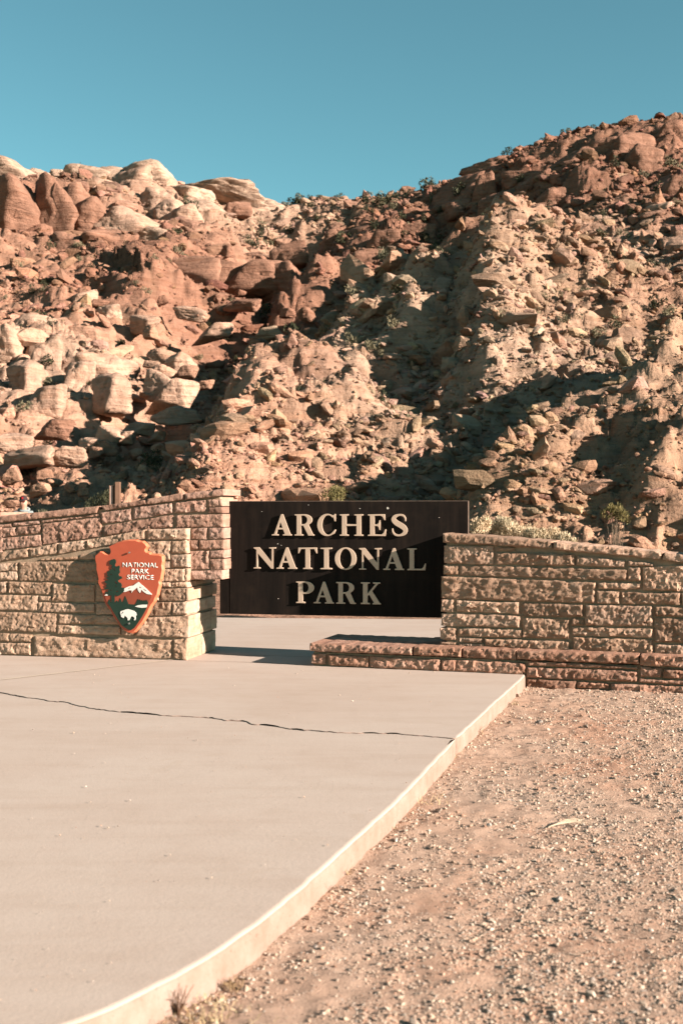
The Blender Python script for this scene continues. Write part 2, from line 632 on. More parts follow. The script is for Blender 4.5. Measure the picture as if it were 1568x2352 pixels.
K_RIB, K_LEDGE, K_GULLY = 0.92, 0.50, 0.9
RIBS_W = [(_w(p, r[0] * K_RIB * 0.85), *r) for p, *r in RIBS]
LEDGES_W = [(_w(p, r[0] * K_LEDGE * 0.85), *r) for p, *r in LEDGES]
GULLIES_W = [(_w(p, -r[0] * K_GULLY), *r) for p, *r in GULLIES]


def shape_h(X, Y):
    h = base_h(X, Y)
    g = (np.maximum(Y, 10) / 80.0) ** 0.9 * sstep(21, 28, Y)
    wob = fbm(X / 7, Y / 7, 3, 91) * 2.0 * g
    for kf, (pl, hh, wl_, wr_, tp) in [(K_RIB, r) for r in RIBS_W] + [(K_LEDGE, r) for r in LEDGES_W]:
        s, t = poly_sd(X, Y, pl)
        s = s + wob
        end = sstep(0, max(tp, 0.20), t) * sstep(0, max(tp, 0.20), 1 - t)
        w_ = np.where(s > 0, wl_, wr_) * (0.45 + 0.55 * g)
        # rib ends also fade beyond the polyline
        far = np.exp(-np.clip(np.abs(s) / w_, 0, 6) ** 1.7)
        h = h + hh * kf * g * (0.04 + 0.96 * end) * far * (0.85 + 0.4 * fbm(X / 4, Y / 4, 3, 55))
    for pl, hh, w_ in GULLIES_W:
        s, t = poly_sd(X, Y, pl)
        h = h - hh * K_GULLY * g * np.exp(-((s + wob * 0.6) / (w_ * (0.45 + 0.55 * g))) ** 2)
    return h


def sky_cap(X, Y):
    """the ridge line: nothing but loose blocks stands higher"""
    tx = np.clip(X / np.maximum(Y, 1), -0.62, 0.70)
    return CAM_Z + np.interp(tx, TXS, (CY - _sy) / F) * Y - 0.3


def hill_h(X, Y, detail=True):
    h = shape_h(X, Y)
    up = sstep(21.5, 27.0, Y) * (1 - 0.85 * sstep(33, 27, Y) * sstep(0.0, -0.1, X / np.maximum(Y, 1)))
    h = h + up * fbm(X / 16, Y / 16, 3, 5) * 1.6 - up * 0.4
    rub = 0.55 + 0.6 * sstep(-0.25, 0.3, fbm(X / 11, Y / 11, 2, 33))
    Yc = np.maximum(Y, 10.0)
    g = (Yc / 70.0) ** 0.75               # blocks grow towards the cliffs that shed them
    U = X / g; W = 70 ** 0.75 * 4 * Yc ** 0.25
    ox = fbm(U / 2.0, W / 2.0, 2, 61) * 0.4; oy = fbm(U / 2.0, W / 2.0, 2, 62) * 0.4
    left = sstep(0.02, -0.12, X / Yc) * sstep(40, 52, Yc)
    b0, w0 = boulders(U + ox, W + oy, 3.4, 101, 0.45, 0.34, 2.3)
    b2, w2 = boulders(U + ox * 0.5, W + oy * 0.5, 0.60, 301, 0.55, 0.50)
    # jointed bedrock: tilted blocks, longer along the bedding than across it
    k1 = facets((U + ox) / 3.6, (W + oy) / 2.3, 211, 0.22)
    k2 = facets((U + oy) / 1.5 + 0.2 * W, (W + ox) / 0.95, 221, 0.26)
    k3 = facets(U / 0.62, W / 0.42 + 0.15 * U, 231, 0.5)
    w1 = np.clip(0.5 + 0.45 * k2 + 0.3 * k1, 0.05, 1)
    h = h + up * g * (b0 * (0.25 + 0.6 * left) + 0.85 * k1 + 0.55 * k2 + 0.20 * k3 * rub + 0.5 * b2 * rub * (1 - 0.6 * left))
    cap = sky_cap(X, Y)
    h = np.where(h > cap, cap + (h - cap) * 0.22, h)
    if detail:
        b3, w3 = boulders(U, W, 0.28, 401, 0.75, 0.6)
        h = h + up * g * (0.6 * b3 * rub * (1 - 0.5 * left) + fbm(U / 0.5, W / 0.5, 3, 77) * 0.08)
        # bedding steps
        q = (h + 0.12 * X + fbm(X / 9, Y / 9, 2, 12) * 1.5) / 0.85
        fr = q - np.floor(q)
        h = h + up * 0.28 * (sstep(0.0, 0.35, fr) - fr) * sstep(0.0, 0.4, fbm(X / 13, Y / 13, 2, 44) + 0.2)
    return h, w1


TONE_TAN = np.array([0.40, 0.258, 0.165])
TONE_ORG = np.array([0.52, 0.300, 0.200])
TONE_RED = np.array([0.29, 0.150, 0.098])
TONE_PALE = np.array([0.50, 0.355, 0.255])
RED_ZONES = [((1300, 400), 28), ((1120, 440), 18), ((830, 565), 15), ((560, 640), 16), ((400, 625), 14), ((1210, 620), 9), ((1500, 420), 20), ((960, 570), 10),
             ((60, 520), 12), ((1450, 370), 16), ((770, 1030), 3.0), ((150, 500), 10), ((1050, 470), 12)]
PALE_ZONES = [((90, 860), 7), ((330, 410), 14), ((520, 450), 16), ((60, 410), 10), ((1350, 620), 7), ((980, 900), 8), ((1150, 1000), 9)]
RED_W = [(hit(*p)[:2], r) for p, r in RED_ZONES]
PALE_W = [(hit(*p)[:2], r) for p, r in PALE_ZONES]


def tone_at(X, Y, jit=None):
    left = sstep(0.10, -0.12, X / np.maximum(Y, 1))
    n = fbm(X / 8, Y / 8, 3, 700)
    f = np.clip(0.25 + 0.70 * left + n * 0.6, 0, 1)[..., None]
    c = TONE_TAN * (1 - f) + TONE_ORG * f
    red = np.zeros_like(X)
    for (p, r) in RED_W:
        red = np.maximum(red, 1.15 * np.exp(-(((X - p[0]) ** 2 + ((Y - p[1]) * 0.8) ** 2) / (r * r)) ** 1.3))
    red = np.clip(red + 0.45 * n, 0, 1)[..., None] * np.clip(red * 4, 0, 1)[..., None]
    c = c * (1 - red * 0.9) + TONE_RED * red * 0.9
    pale = np.zeros_like(X)
    for (p, r) in PALE_W:
        pale = np.maximum(pale, np.exp(-(((X - p[0]) ** 2 + ((Y - p[1]) * 0.8) ** 2) / (r * r)) ** 1.3))
    pale = np.clip(pale + 0.3 * n * (pale > 0.05), 0, 1)[..., None]
    c = c * (1 - pale * 0.75) + TONE_PALE * pale * 0.75
    return c * np.array([0.92, 0.885, 0.88])


# view fan of columns, rows packed closer where the ground is near
NCOL, NROW = 760, 640
tcol = np.concatenate([np.linspace(-0.52, -0.305, 90, endpoint=False), np.linspace(-0.305, 0.305, NCOL - 240, endpoint=False), np.linspace(0.305, 0.72, 150)])
rr = np.linspace(0, 1, NROW)
yrow = 19.0 + (150.0 - 19.0) * (0.55 * rr + 0.45 * rr ** 1.8)
GX = tcol[None, :] * yrow[:, None]
GY = np.repeat(yrow[:, None], NCOL, axis=1)
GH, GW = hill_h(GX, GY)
GH = GH * sstep(19.0, 21.5, GY) - 0.16 * (1 - sstep(19.0, 21.5, GY))
GH[-1, :] = -2
Vh = np.stack([GX, GY, GH], -1).reshape(-1, 3)
ii = np.arange(NROW * NCOL).reshape(NROW, NCOL)
Fh = np.stack([ii[:-1, :-1], ii[:-1, 1:], ii[1:, 1:], ii[1:, :-1]], -1).reshape(-1, 4)
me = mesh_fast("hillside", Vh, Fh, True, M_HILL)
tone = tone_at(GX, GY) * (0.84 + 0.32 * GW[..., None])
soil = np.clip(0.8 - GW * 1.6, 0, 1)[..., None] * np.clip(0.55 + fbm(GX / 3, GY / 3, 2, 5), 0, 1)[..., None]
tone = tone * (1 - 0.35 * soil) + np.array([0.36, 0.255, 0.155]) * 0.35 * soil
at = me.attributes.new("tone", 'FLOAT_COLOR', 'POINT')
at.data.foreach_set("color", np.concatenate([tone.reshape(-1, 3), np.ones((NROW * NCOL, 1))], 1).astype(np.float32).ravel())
hillside = tag(mesh_obj("hillside", me), "rocky red and tan sandstone hillside rising behind the walls", "hillside", kind="structure")

# the one ground sheet out to the horizon
bm = bmesh.new()
vv = [bm.verts.new(p) for p in ((-2500, -2500, -0.30), (2500, -2500, -0.30), (2500, 2500, -0.30), (-2500, 2500, -0.30))]
bm.faces.new(vv)
tag(bm_obj("ground", bm, M_DIRT), "bare desert dirt around the paving and out to the horizon", "ground", kind="structure")


# ------------------------------------------------------------------ rocks
def rock_mesh(name, seed, sub=3, cuts=7, squash=(1, 0.8, 0.6), rough=0.10, roundness=0.35, boxy=0.8):
    """split block: a polyhedron of jittered joint planes with worn edges, then bedding grooves and grain"""
    r = np.random.default_rng(seed)
    bm = bmesh.new()
    bmesh.ops.create_icosphere(bm, subdivisions=sub, radius=1.0)
    D = np.array([v.co[:] for v in bm.verts])
    Fc = np.array([[v.index for v in f.verts] for f in bm.faces])
    bm.free()
    D /= np.linalg.norm(D, axis=1, keepdims=True)
    N, dd = [], []
    for ax in range(3):
        for sg in (-1, 1):
            v = np.zeros(3); v[ax] = sg
            v = v + r.normal(0, 0.22 + 0.25 * (1 - boxy), 3)
            N.append(v / np.linalg.norm(v)); dd.append(r.uniform(0.72, 0.95))
    for _ in range(cuts):
        v = r.normal(size=3)
        N.append(v / np.linalg.norm(v)); dd.append(r.uniform(0.80, 1.0))
    N = np.array(N); dd = np.array(dd)
    p = 26.0 * (1 - roundness) + 4.0
    q = np.clip(D @ N.T, 0, None) / dd
    R = (q ** p).sum(1) ** (-1.0 / p)
    V = D * R[:, None]
    a = V[:, 0] * 1.7 + V[:, 2] * 0.9 + seed; b_ = V[:, 1] * 1.7 - V[:, 2] * 1.1 + seed * 0.37
    lump = fbm(a, b_, 4, seed) * rough
    if sub >= 4:
        lump = lump + facets(a * 1.3 + 0.4 * b_, b_ * 1.5, seed + 3) * rough * 0.7
        joint = np.abs(((V[:, 0] + 0.25 * V[:, 1] + 0.25 * fbm(a, b_, 2, seed + 8)) * 1.25 + seed * 0.13) % 1 - 0.5)
        lump = lump - 0.09 * (joint < 0.04)
    V = V + D * lump[:, None]
    zz = V[:, 2] * 3.1 + fbm(a, b_, 2, seed + 9) * 0.8
    V[:, :2] *= (1 - (0.09 if sub >= 4 else 0.05) * (np.abs((zz % 1) - 0.5) < 0.09))[:, None]
    return V * np.array(squash), Fc


def rock_src(name, mat, n, sub, **kw):
    out = []
    for i in range(n):
        sq = (1, RNG.uniform(0.5, 0.9), RNG.uniform(0.32, 0.65))
        V, Fc = rock_mesh(name, 500 + i * 7 + sub, sub, RNG.integers(3, 7), sq, **kw)
        out.append(mesh_fast(name, V, Fc, sub > 2, mat))
    return out


def scatter(name, src_meshes, P, R, S, pick, tones, mat=None, parent=None):
    """one object whose points carry instances of the given meshes"""
    me = bpy.data.meshes.new(name)
    n = len(P)
    me.vertices.add(n)
    me.vertices.foreach_set("co", np.asarray(P, np.float32).ravel())
    for nm, typ, key, arr in (("rot", 'FLOAT_VECTOR', "vector", R), ("scl", 'FLOAT_VECTOR', "vector", S), ("tone", 'FLOAT_COLOR', "color", np.concatenate([tones, np.ones((n, 1))], 1))):
        a = me.attributes.new(nm, typ, 'POINT')
        a.data.foreach_set(key, np.asarray(arr, np.float32).ravel())
    a = me.attributes.new("pick", 'INT', 'POINT')
    a.data.foreach_set("value", np.asarray(pick, np.int32))
    me.update()
    o = mesh_obj(name, me, parent)
    ng = bpy.data.node_groups.new(name, 'GeometryNodeTree')
    ng.interface.new_socket("Geometry", in_out='INPUT', socket_type='NodeSocketGeometry')
    ng.interface.new_socket("Geometry", in_out='OUTPUT', socket_type='NodeSocketGeometry')
    N, Lk = ng.nodes, ng.links
    gi = N.new("NodeGroupInput"); go = N.new("NodeGroupOutput")
    iop = N.new("GeometryNodeInstanceOnPoints")
    join = N.new("GeometryNodeJoinGeometry")
    for k, sm in enumerate(src_meshes[::-1]):
        so_ = bpy.data.objects.new(name + "_source", sm)
        oi = N.new("GeometryNodeObjectInfo")
        oi.inputs["Object"].default_value = so_
        oi.inputs["As Instance"].default_value = True
        Lk.new(oi.outputs["Geometry"], join.inputs[0])
    Lk.new(gi.outputs[0], iop.inputs["Points"])
    Lk.new(join.outputs[0], iop.inputs["Instance"])
    iop.inputs["Pick Instance"].default_value = True

    def attr(nm, typ):
        q = N.new("GeometryNodeInputNamedAttribute")
        q.data_type = typ
        q.inputs["Name"].default_value = nm
        return q.outputs["Attribute"]
    Lk.new(attr("pick", 'INT'), iop.inputs["Instance Index"])
    e2r = N.new("FunctionNodeEulerToRotation")
    Lk.new(attr("rot", 'FLOAT_VECTOR'), e2r.inputs[0])
    Lk.new(e2r.outputs[0], iop.inputs["Rotation"])
    Lk.new(attr("scl", 'FLOAT_VECTOR'), iop.inputs["Scale"])
    Lk.new(iop.outputs[0], go.inputs[0])
    mod = o.modifiers.new("scatter", 'NODES')
    mod.node_group = ng
    return o


def hill_z(X, Y):
    return hill_h(np.atleast_1d(np.asarray(X, float)), np.atleast_1d(np.asarray(Y, float)))[0]


def talus(NR, base, expo, lo, hi, bias):
    rv = RNG.random(NR)
    ty = 23.5 * (140 / 23.5) ** (rv ** 0.82)
    tt = RNG.uniform(-0.42, 0.46, NR)
    okp = (ty > 30) | (tt > -0.06)
    ty, tt = ty[okp], tt[okp]
    NR = len(ty)
    X, Y = tt * ty, ty
    dn = fbm(X / 6, Y / 6, 3, 900)
    lf = sstep(0.02, -0.12, tt) * sstep(40, 52, ty)
    size_c = base > 0.1
    kp = RNG.random(NR) < np.clip(bias - (0.15 * sstep(60, 36, ty) if size_c else 0) + dn * 1.6 - 0.45 * lf, 0.05, 1.0)
    X, Y = X[kp], Y[kp]
    n = len(X)
    sc_ = (Y / 70) ** 0.75
    size = np.clip(base * (1 - RNG.random(n)) ** (-expo), lo, hi) * sc_
    Z, _ = hill_h(X, Y)
    tones = tone_at(X, Y) * RNG.uniform(0.70, 1.30, (n, 1)) * (1 + RNG.normal(0, 0.04, (n, 3)))
    rots = np.stack([RNG.normal(0.15, 0.40, n), RNG.normal(0.1, 0.40, n), RNG.normal(0.3, 0.9, n)], 1)
    scl = size[:, None] * RNG.uniform(0.7, 1.35, (n, 3))
    return np.stack([X, Y, Z + size * 0.24], 1), rots, scl, tones


parts = [talus(185000, 0.050, 0.45, 0.040, 0.20, 0.68), talus(46000, 0.155, 0.45, 0.13, 0.5, 0.50), talus(2200, 0.48, 0.4, 0.42, 0.95, 0.40)]
P, rots, scl, tones = (np.concatenate([p[i] for p in parts]) for i in range(4))
n = len(P)
ROCKS_SMALL = rock_src("rock", M_ROCKI, 8, 2, rough=0.03, roundness=0.0, boxy=0.7)
tag(scatter("talus_rocks", ROCKS_SMALL, P, rots, scl, RNG.integers(0, 8, n), tones),
    "countless broken sandstone rocks strewn over the hillside", "rocks", kind="stuff")

# ------------------------------------------------------------------ concrete slabs
def resample(pts, step):
    out = []
    for a, b in zip(pts[:-1], pts[1:]):
        n_ = max(1, int(math.hypot(b[0] - a[0], b[1] - a[1]) / step))
        for i in range(n_):
            t = i / n_
            out.append((a[0] + (b[0] - a[0]) * t, a[1] + (b[1] - a[1]) * t))
    out.append(pts[-1])
    return out


def smooth_line(pts, it=2):
    for _ in range(it):
        q = [pts[0]]
        for a, b in zip(pts[:-1], pts[1:]):
            q += [(0.75 * a[0] + 0.25 * b[0], 0.75 * a[1] + 0.25 * b[1]), (0.25 * a[0] + 0.75 * b[0], 0.25 * a[1] + 0.75 * b[1])]
        q.append(pts[-1])
        pts = q
    return pts


def slab_mesh(outline, radii, depth):
    """outline counter-clockwise; rounded top arris of the given radius per point"""
    P_ = np.array(outline)
    n_ = len(P_)
    r_ = np.array(radii)
    nx = np.roll(P_, -1, 0) - np.roll(P_, 1, 0)
    nrm = np.stack([nx[:, 1], -nx[:, 0]], 1)
    nrm /= np.linalg.norm(nrm, axis=1, keepdims=True) + 1e-9      # outward
    prof = [(1.0, 0.0), (0.62, 0.04), (0.29, 0.20), (0.09, 0.50), (0.0, 1.0)]
    bm = bmesh.new()
    rings = []
    for inn, dn in prof:
        q = P_ - nrm * (r_ * inn)[:, None]
        rings.append([bm.verts.new((a[0], a[1], -r_[i] * dn)) for i, a in enumerate(q)])
    rings.append([bm.verts.new((a[0] + 0.004 * math.sin(i * 1.7), a[1], -depth)) for i, a in enumerate(P_)])
    for a, b in zip(rings[:-1], rings[1:]):
        for i in range(n_):
            j = (i + 1) % n_
            f = bm.faces.new((a[i], b[i], b[j], a[j]))
            f.smooth = True
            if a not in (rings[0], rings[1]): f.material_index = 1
    bm.faces.new(rings[0])
    bmesh.ops.triangulate(bm, faces=[f for f in bm.faces if len(f.verts) > 4])
    return bm


crack_px = [(-700, 1525), (-420, 1548), (-200, 1566), (5, 1590), (47, 1599), (112, 1608), (150, 1613), (200, 1624), (245, 1631), (300, 1635), (390, 1643), (435, 1645),
            (480, 1647), (515, 1653), (557, 1655), (580, 1662), (635, 1667), (665, 1673), (740, 1679), (784, 1683), (839, 1682), (909, 1684), (984, 1690), (1046, 1695)]
crack = [ground_at(*p) for p in crack_px]
crack = resample(crack, 0.028)
crack_far, crack_near = [], []
for i, (x, y) in enumerate(crack):
    a = np.array([x * 6.0]); b0_ = np.array([y * 6.0])
    j = float(fbm(a, b0_, 4, 31)[0]) * 0.05 + float(perlin(a * 3.3, b0_ * 3.3, 37)[0]) * 0.016
    wd = 0.004 + 0.045 * max(0.0, float(fbm(a * 0.5, b0_ * 0.5, 3, 57)[0]) + 0.12)
    crack_far.append((x, y + j + wd * 0.5))
    crack_near.append((x, y + j - wd * 0.5 + float(perlin(a * 3, b0_ * 3, 8)[0]) * 0.006))
edge_far = [ground_at(*p) for p in ((1057, 1690), (1130, 1622), (1206, 1553))]
edge_near = [ground_at(*p) for p in ((1046, 1699), (984, 1768), (909, 1846), (784, 1958), (650, 2078), (500, 2190), (350, 2268), (210, 2340))]
edge_near = smooth_line(edge_near + [(-1.35, 3.30), (-2.2, 3.02), (-3.4, 2.86), (-5.5, 2.9)], 2)
edge_far = resample(edge_far, 0.08)
edge_near = resample(edge_near, 0.08)


def wobble(pts, amp, seed):
    out = []
    for (x, y) in pts:
        out.append((x + amp * float(fbm(np.array([x * 5]), np.array([y * 5]), 3, seed)[0]), y))
    return out


edge_near = wobble(edge_near, 0.012, 3)
edge_far = wobble(edge_far, 0.010, 4)
xl = crack[0][0]
far_line = crack_far + edge_far + [(1.80, 11.75), (1.30, 12.6), (1.60, 13.3), (3.4, 17.3), (0.5, 17.45), (-4.0, 17.9), (xl - 2, 18.3), (xl - 2, crack_far[0][1] + 0.02)]
far_r = [0.005] * len(crack_far) + [0.030] * len(edge_far) + [0.01] * 8
near_line = edge_near + [(-9.0, 3.2), (xl - 2, crack_near[0][1] - 0.02)] + crack_near
near_r = [0.034] * len(edge_near) + [0.01] * 2 + [0.005] * len(crack_near)


def ccw(line, r):
    a = sum(p[0] * q[1] - q[0] * p[1] for p, q in zip(line, line[1:] + line[:1]))
    return (line, r) if a > 0 else (line[::-1], r[::-1])


slab_far = bm_obj("concrete_paving", slab_mesh(*ccw(far_line, far_r), 0.24), M_CONC)
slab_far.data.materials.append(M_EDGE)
tag(slab_far, "pinkish concrete paving beyond the crack, under the walls and sign", "paving", kind="structure")
slab_near = bm_obj("concrete_paving", slab_mesh(*ccw(near_line, near_r), 0.24), M_CONC, loc=(0, 0, -0.006))
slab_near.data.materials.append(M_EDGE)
tag(slab_near, "pinkish concrete paving in the foreground with a curved edge", "paving", kind="structure")
M_SEAL = mat_plain("joint_sealant", (0.62, 0.49, 0.38), 0.8, 0.2, 0.1, 20)
M_JOINT = mat_plain("dirty_joint", (0.17, 0.12, 0.085), 0.95, 0.1, 0.3, 20)


def strip(name, pts, w, z, mat, parent):
    bm = bmesh.new()
    pts = resample(pts, 0.12)
    L, R_ = [], []
    for i, p in enumerate(pts):
        a = pts[max(0, i - 1)]; b = pts[min(len(pts) - 1, i + 1)]
        d = Vector((b[0] - a[0], b[1] - a[1])).normalized()
        ww = w * (0.7 + 0.6 * random.random())
        L.append(bm.verts.new((p[0] - d.y * ww / 2, p[1] + d.x * ww / 2, z)))
        R_.append(bm.verts.new((p[0] + d.y * ww / 2, p[1] - d.x * ww / 2, z)))
    for i in range(len(pts) - 1):
        bm.faces.new((L[i], R_[i], R_[i + 1], L[i + 1]))
    return bm_obj(name, bm, mat, parent)


strip("expansion_joint", [ground_at(*p) for p in ((-500, 1606), (0, 1562), (200, 1539), (395, 1516))], 0.06, 0.004, M_SEAL, slab_far)
strip("expansion_joint", [ground_at(*p) for p in ((432, 1518), (500, 1520), (600, 1522), (720, 1530))], 0.010, 0.004, M_JOINT, slab_far)
strip("expansion_joint", [ground_at(*p) for p in ((480, 1503), (600, 1506), (735, 1510))], 0.012, 0.004, M_JOINT, slab_far)

# ------------------------------------------------------------------ gravel verge
GZ = -0.125
gx = np.arange(-1.7, 6.2, 0.024); gy = np.arange(1.6, 13.2, 0.024)
AX, AY = np.meshgrid(gx, gy)


def gravel_h(X, Y):
    return (GZ + fbm(X / 1.6, Y / 1.6, 3, 21) * 0.022 + fbm(X / 0.16, Y / 0.16, 4, 22) * 0.016 + fbm(X / 0.045, Y / 0.045, 2, 23) * 0.007
            + 0.010 * sstep(4.5, 11, Y))


AZ = gravel_h(AX, AY)
ii = np.arange(AX.size).reshape(AX.shape)
me = mesh_fast("gravel_verge", np.stack([AX, AY, AZ], -1).reshape(-1, 3), np.stack([ii[:-1, :-1], ii[:-1, 1:], ii[1:, 1:], ii[1:, :-1]], -1).reshape(-1, 4), True, M_DIRT)
tag(mesh_obj("gravel_verge", me), "reddish gravelly dirt beside the curved concrete edge", "ground", kind="structure")

edge_all = np.array(edge_near + edge_far[1:])


def beyond_edge(X, Y):
    """distance outwards (+) from the paving edge, taken along x"""
    o = np.argsort(edge_all[:, 1])
    return X - np.interp(Y, edge_all[o, 1], edge_all[o, 0])


PEB = []
for i in range(6):
    V, Fc = rock_mesh("pebble", 900 + i, 1, 4, (1, RNG.uniform(0.6, 0.95), RNG.uniform(0.45, 0.75)), 0.05, 0.5, 0.4)
    PEB.append(mesh_fast("pebble", V, Fc, False, M_PEB))
NP_ = 360000
q = RNG.random(NP_)
py_ = 2.6 * (12.3 / 2.6) ** (q ** 0.95)
px_ = RNG.uniform(-0.36, 0.46, NP_) * py_ + RNG.normal(0, 0.05, NP_)
d_ = beyond_edge(px_, py_)
gd = fbm(px_ / 0.5, py_ / 0.5, 3, 66) * 0.9 + sstep(0.15, 1.8, d_) * 0.42 + 0.28
keep = (d_ > 0.01) & (px_ < 6) & (RNG.random(NP_) < np.clip(gd, 0.06, 1))
px_, py_ = px_[keep], py_[keep]
big_ = RNG.random(len(px_)) < 0.012
n = len(px_)
sz = 0.0024 * (1 - RNG.random(n)) ** (-0.38)
sz = np.clip(sz, 0.0020, 0.011) * (0.62 + py_ / 14) * np.where(big_, RNG.uniform(1.4, 2.3, n), 1.0)
pal = np.array([[0.56, 0.43, 0.33], [0.50, 0.38, 0.29], [0.53, 0.36, 0.255], [0.44, 0.26, 0.175], [0.60, 0.49, 0.40], [0.38, 0.31, 0.26], [0.55, 0.41, 0.30]])
tn = pal[RNG.choice(7, n, p=[.26, .14, .22, .10, .06, .04, .18])] * RNG.uniform(0.75, 1.2, (n, 1))
tag(scatter("gravel", PEB, np.stack([px_, py_, gravel_h(px_, py_) + sz * 0.28], 1), RNG.uniform(-0.5, 0.5, (n, 3)) * np.array([1, 1, 6.3]), sz[:, None] * RNG.uniform(0.75, 1.35, (n, 3)), RNG.integers(0, 6, n), tn),
    "loose tan and pink gravel covering the dirt verge", "gravel", kind="stuff")
# grit blown onto the paving
n = 1100
py_ = 3.2 * (12.2 / 3.2) ** RNG.random(n)
px_ = RNG.uniform(-0.34, 0.2, n) * py_
k = (beyond_edge(px_, py_) < -0.05) & (fbm(px_ / 0.7, py_ / 0.7, 2, 13) > -0.22)
px_, py_ = px_[k], py_[k]
n = len(px_)
sz = np.clip(0.0014 * (1 - RNG.random(n)) ** (-0.5), 0.0011, 0.006) * (0.6 + py_ / 18)
tn = pal[RNG.choice(7, n)] * RNG.uniform(0.8, 1.2, (n, 1))
tag(scatter("grit", PEB, np.stack([px_, py_, sz * 0.4], 1), RNG.uniform(-0.5, 0.5, (n, 3)) * np.array([1, 1, 6.3]), sz[:, None] * RNG.uniform(0.75, 1.35, (n, 3)), RNG.integers(0, 6, n), tn),
    "grit and tiny stones scattered on the concrete paving", "grit", kind="stuff")


# ------------------------------------------------------------------ stone walls
class Frame:
    """a vertical wall plane: origin, turned so that its right end comes nearer; y runs into the wall"""
    def __init__(self, ox, oy, ang):
        self.o = (ox, oy); self.a = ang
        self.u = (math.cos(ang), -math.sin(ang)); self.n = (math.sin(ang), math.cos(ang))

    def loc(self, x, y, off=0.0):
        tx, tz = px_dir(x, y)
        ox, oy = self.o[0] + self.n[0] * off, self.o[1] + self.n[1] * off
        # (tx*Y - ox)*n0 + (Y - oy)*n1 = 0
        Y = (ox * self.n[0] + oy * self.n[1]) / (tx * self.n[0] + self.n[1])
        X = tx * Y
        return (X - self.o[0]) * self.u[0] + (Y - self.o[1]) * self.u[1], CAM_Z + tz * Y


def stone_mesh(quad, depth, seed, rough=1.0, amp=0.020, step=0.0105, round_=0.012):
    """rock faced block; quad = TL, TR, BR, BL in (t, z); front at y = 0 growing towards -y; centre at the origin"""
    q = np.array(quad)
    c = q.mean(0)
    TL, TR, BR, BL = q - c
    w = (np.linalg.norm(TR - TL) + np.linalg.norm(BR - BL)) / 2
    h = (np.linalg.norm(TL - BL) + np.linalg.norm(TR - BR)) / 2
    nu = int(np.clip(w / step, 3, 90)) + 1; nv = int(np.clip(h / step, 3, 40)) + 1
    U, W = np.meshgrid(np.linspace(0, 1, nu), np.linspace(0, 1, nv))
    P2 = (TL * ((1 - U) * (1 - W))[..., None] + TR * (U * (1 - W))[..., None] + BR * (U * W)[..., None] + BL * ((1 - U) * W)[..., None])
    du = np.minimum(U, 1 - U) * w; dv = np.minimum(W, 1 - W) * h
    ed = np.minimum(du, dv)
    # worn, wavering outline
    jx = fbm(P2[..., 0] * 9 + seed * 3.7, P2[..., 1] * 9 + seed, 3, seed % 97) * 0.010 * rough
    jz = fbm(P2[..., 0] * 9 + seed * 1.3 + 40, P2[..., 1] * 9 + seed, 3, seed % 89 + 7) * 0.009 * rough
    k = np.clip(1 - ed / 0.05, 0, 1)
    X = P2[..., 0] + jx * k; Z = P2[..., 1] + jz * k
    a = X + seed * 0.731; b_ = Z + seed * 1.117
    belly = 0.55 + 0.45 * sstep(0, round_ * 1.3, ed)
    # chisel scars: leaning broken planes at two sizes, then grain
    wx = fbm(a * 9, b_ * 9, 2, seed % 53) * 0.35
    f1 = facets(a * 7.5 + b_ * 3.0 + wx, b_ * 8.5 - a * 2.0 + wx, seed % 71)
    f2 = facets(a * 19 + b_ * 6 + wx, b_ * 23 - a * 5 - wx, seed % 67)
    f3 = fbm(a * 42 + b_ * 16, b_ * 36 - a * 12, 3, seed % 61, 0.6)
    tiltx = math.sin(seed * 12.9) * 0.05; tiltz = math.cos(seed * 7.7) * 0.05
    d = belly * (amp + rough * (amp * 0.62 * f1 + amp * 0.50 * f2 + amp * 0.50 * f3) + rough * (tiltx * X * np.clip(0.25 / max(w, .1), 0, 1) + tiltz * Z))
    d = np.maximum(d, 0.002)
    Yv = -np.maximum(d, -0.004 * 0)
    V = np.stack([X, Yv, Z], -1).reshape(-1, 3)
    ii = np.arange(nu * nv).reshape(nv, nu)
    Fc = [np.stack([ii[1:, :-1], ii[1:, 1:], ii[:-1, 1:], ii[:-1, :-1]], -1).reshape(-1, 4)]
    ring = np.concatenate([ii[0, :-1], ii[:-1, -1], ii[-1, :0:-1], ii[:0:-1, 0]])
    # sides: one band a little way back, one at full depth, following the wavering outline
    base = len(V)
    Vr = V[ring].copy(); Vr[:, 1] = 0.02
    Vb = V[ring].copy(); Vb[:, 1] = depth
    m = len(ring)
    V = np.concatenate([V, Vr, Vb])
    r0 = ring; r1 = base + np.arange(m); r2 = base + m + np.arange(m)
    for A_, B_ in ((r0, r1), (r1, r2)):
        Fc.append(np.stack([A_, np.roll(A_, -1), np.roll(B_, -1), B_], -1))
    return V, np.concatenate(Fc), c


_stone_no = [0]


def add_stone(parent, name, quad, mat, y=0.0, depth=0.2, rough=1.0, amp=0.020, rz=0.0, label=None):
    _stone_no[0] += 1
    V, Fc, c = stone_mesh(quad, depth, 11 + _stone_no[0] * 13, rough, amp)
    me = mesh_fast(name, V, Fc, True, mat)
    try:
        me.set_sharp_from_angle(angle=math.radians(48))
    except Exception:
        pass
    if rz == 0.0:
        o = mesh_obj(name, me, parent, (c[0], y, c[1]))
    else:
        o = mesh_obj(name, me, parent, (y, c[0], c[1]), (0, 0, rz))
    return o


def core(parent, pts, y0, y1):
    bm = bmesh.new()
    prism(bm, pts, y0, y1)
    return bm_obj("mortar", bm, M_MORT, parent)


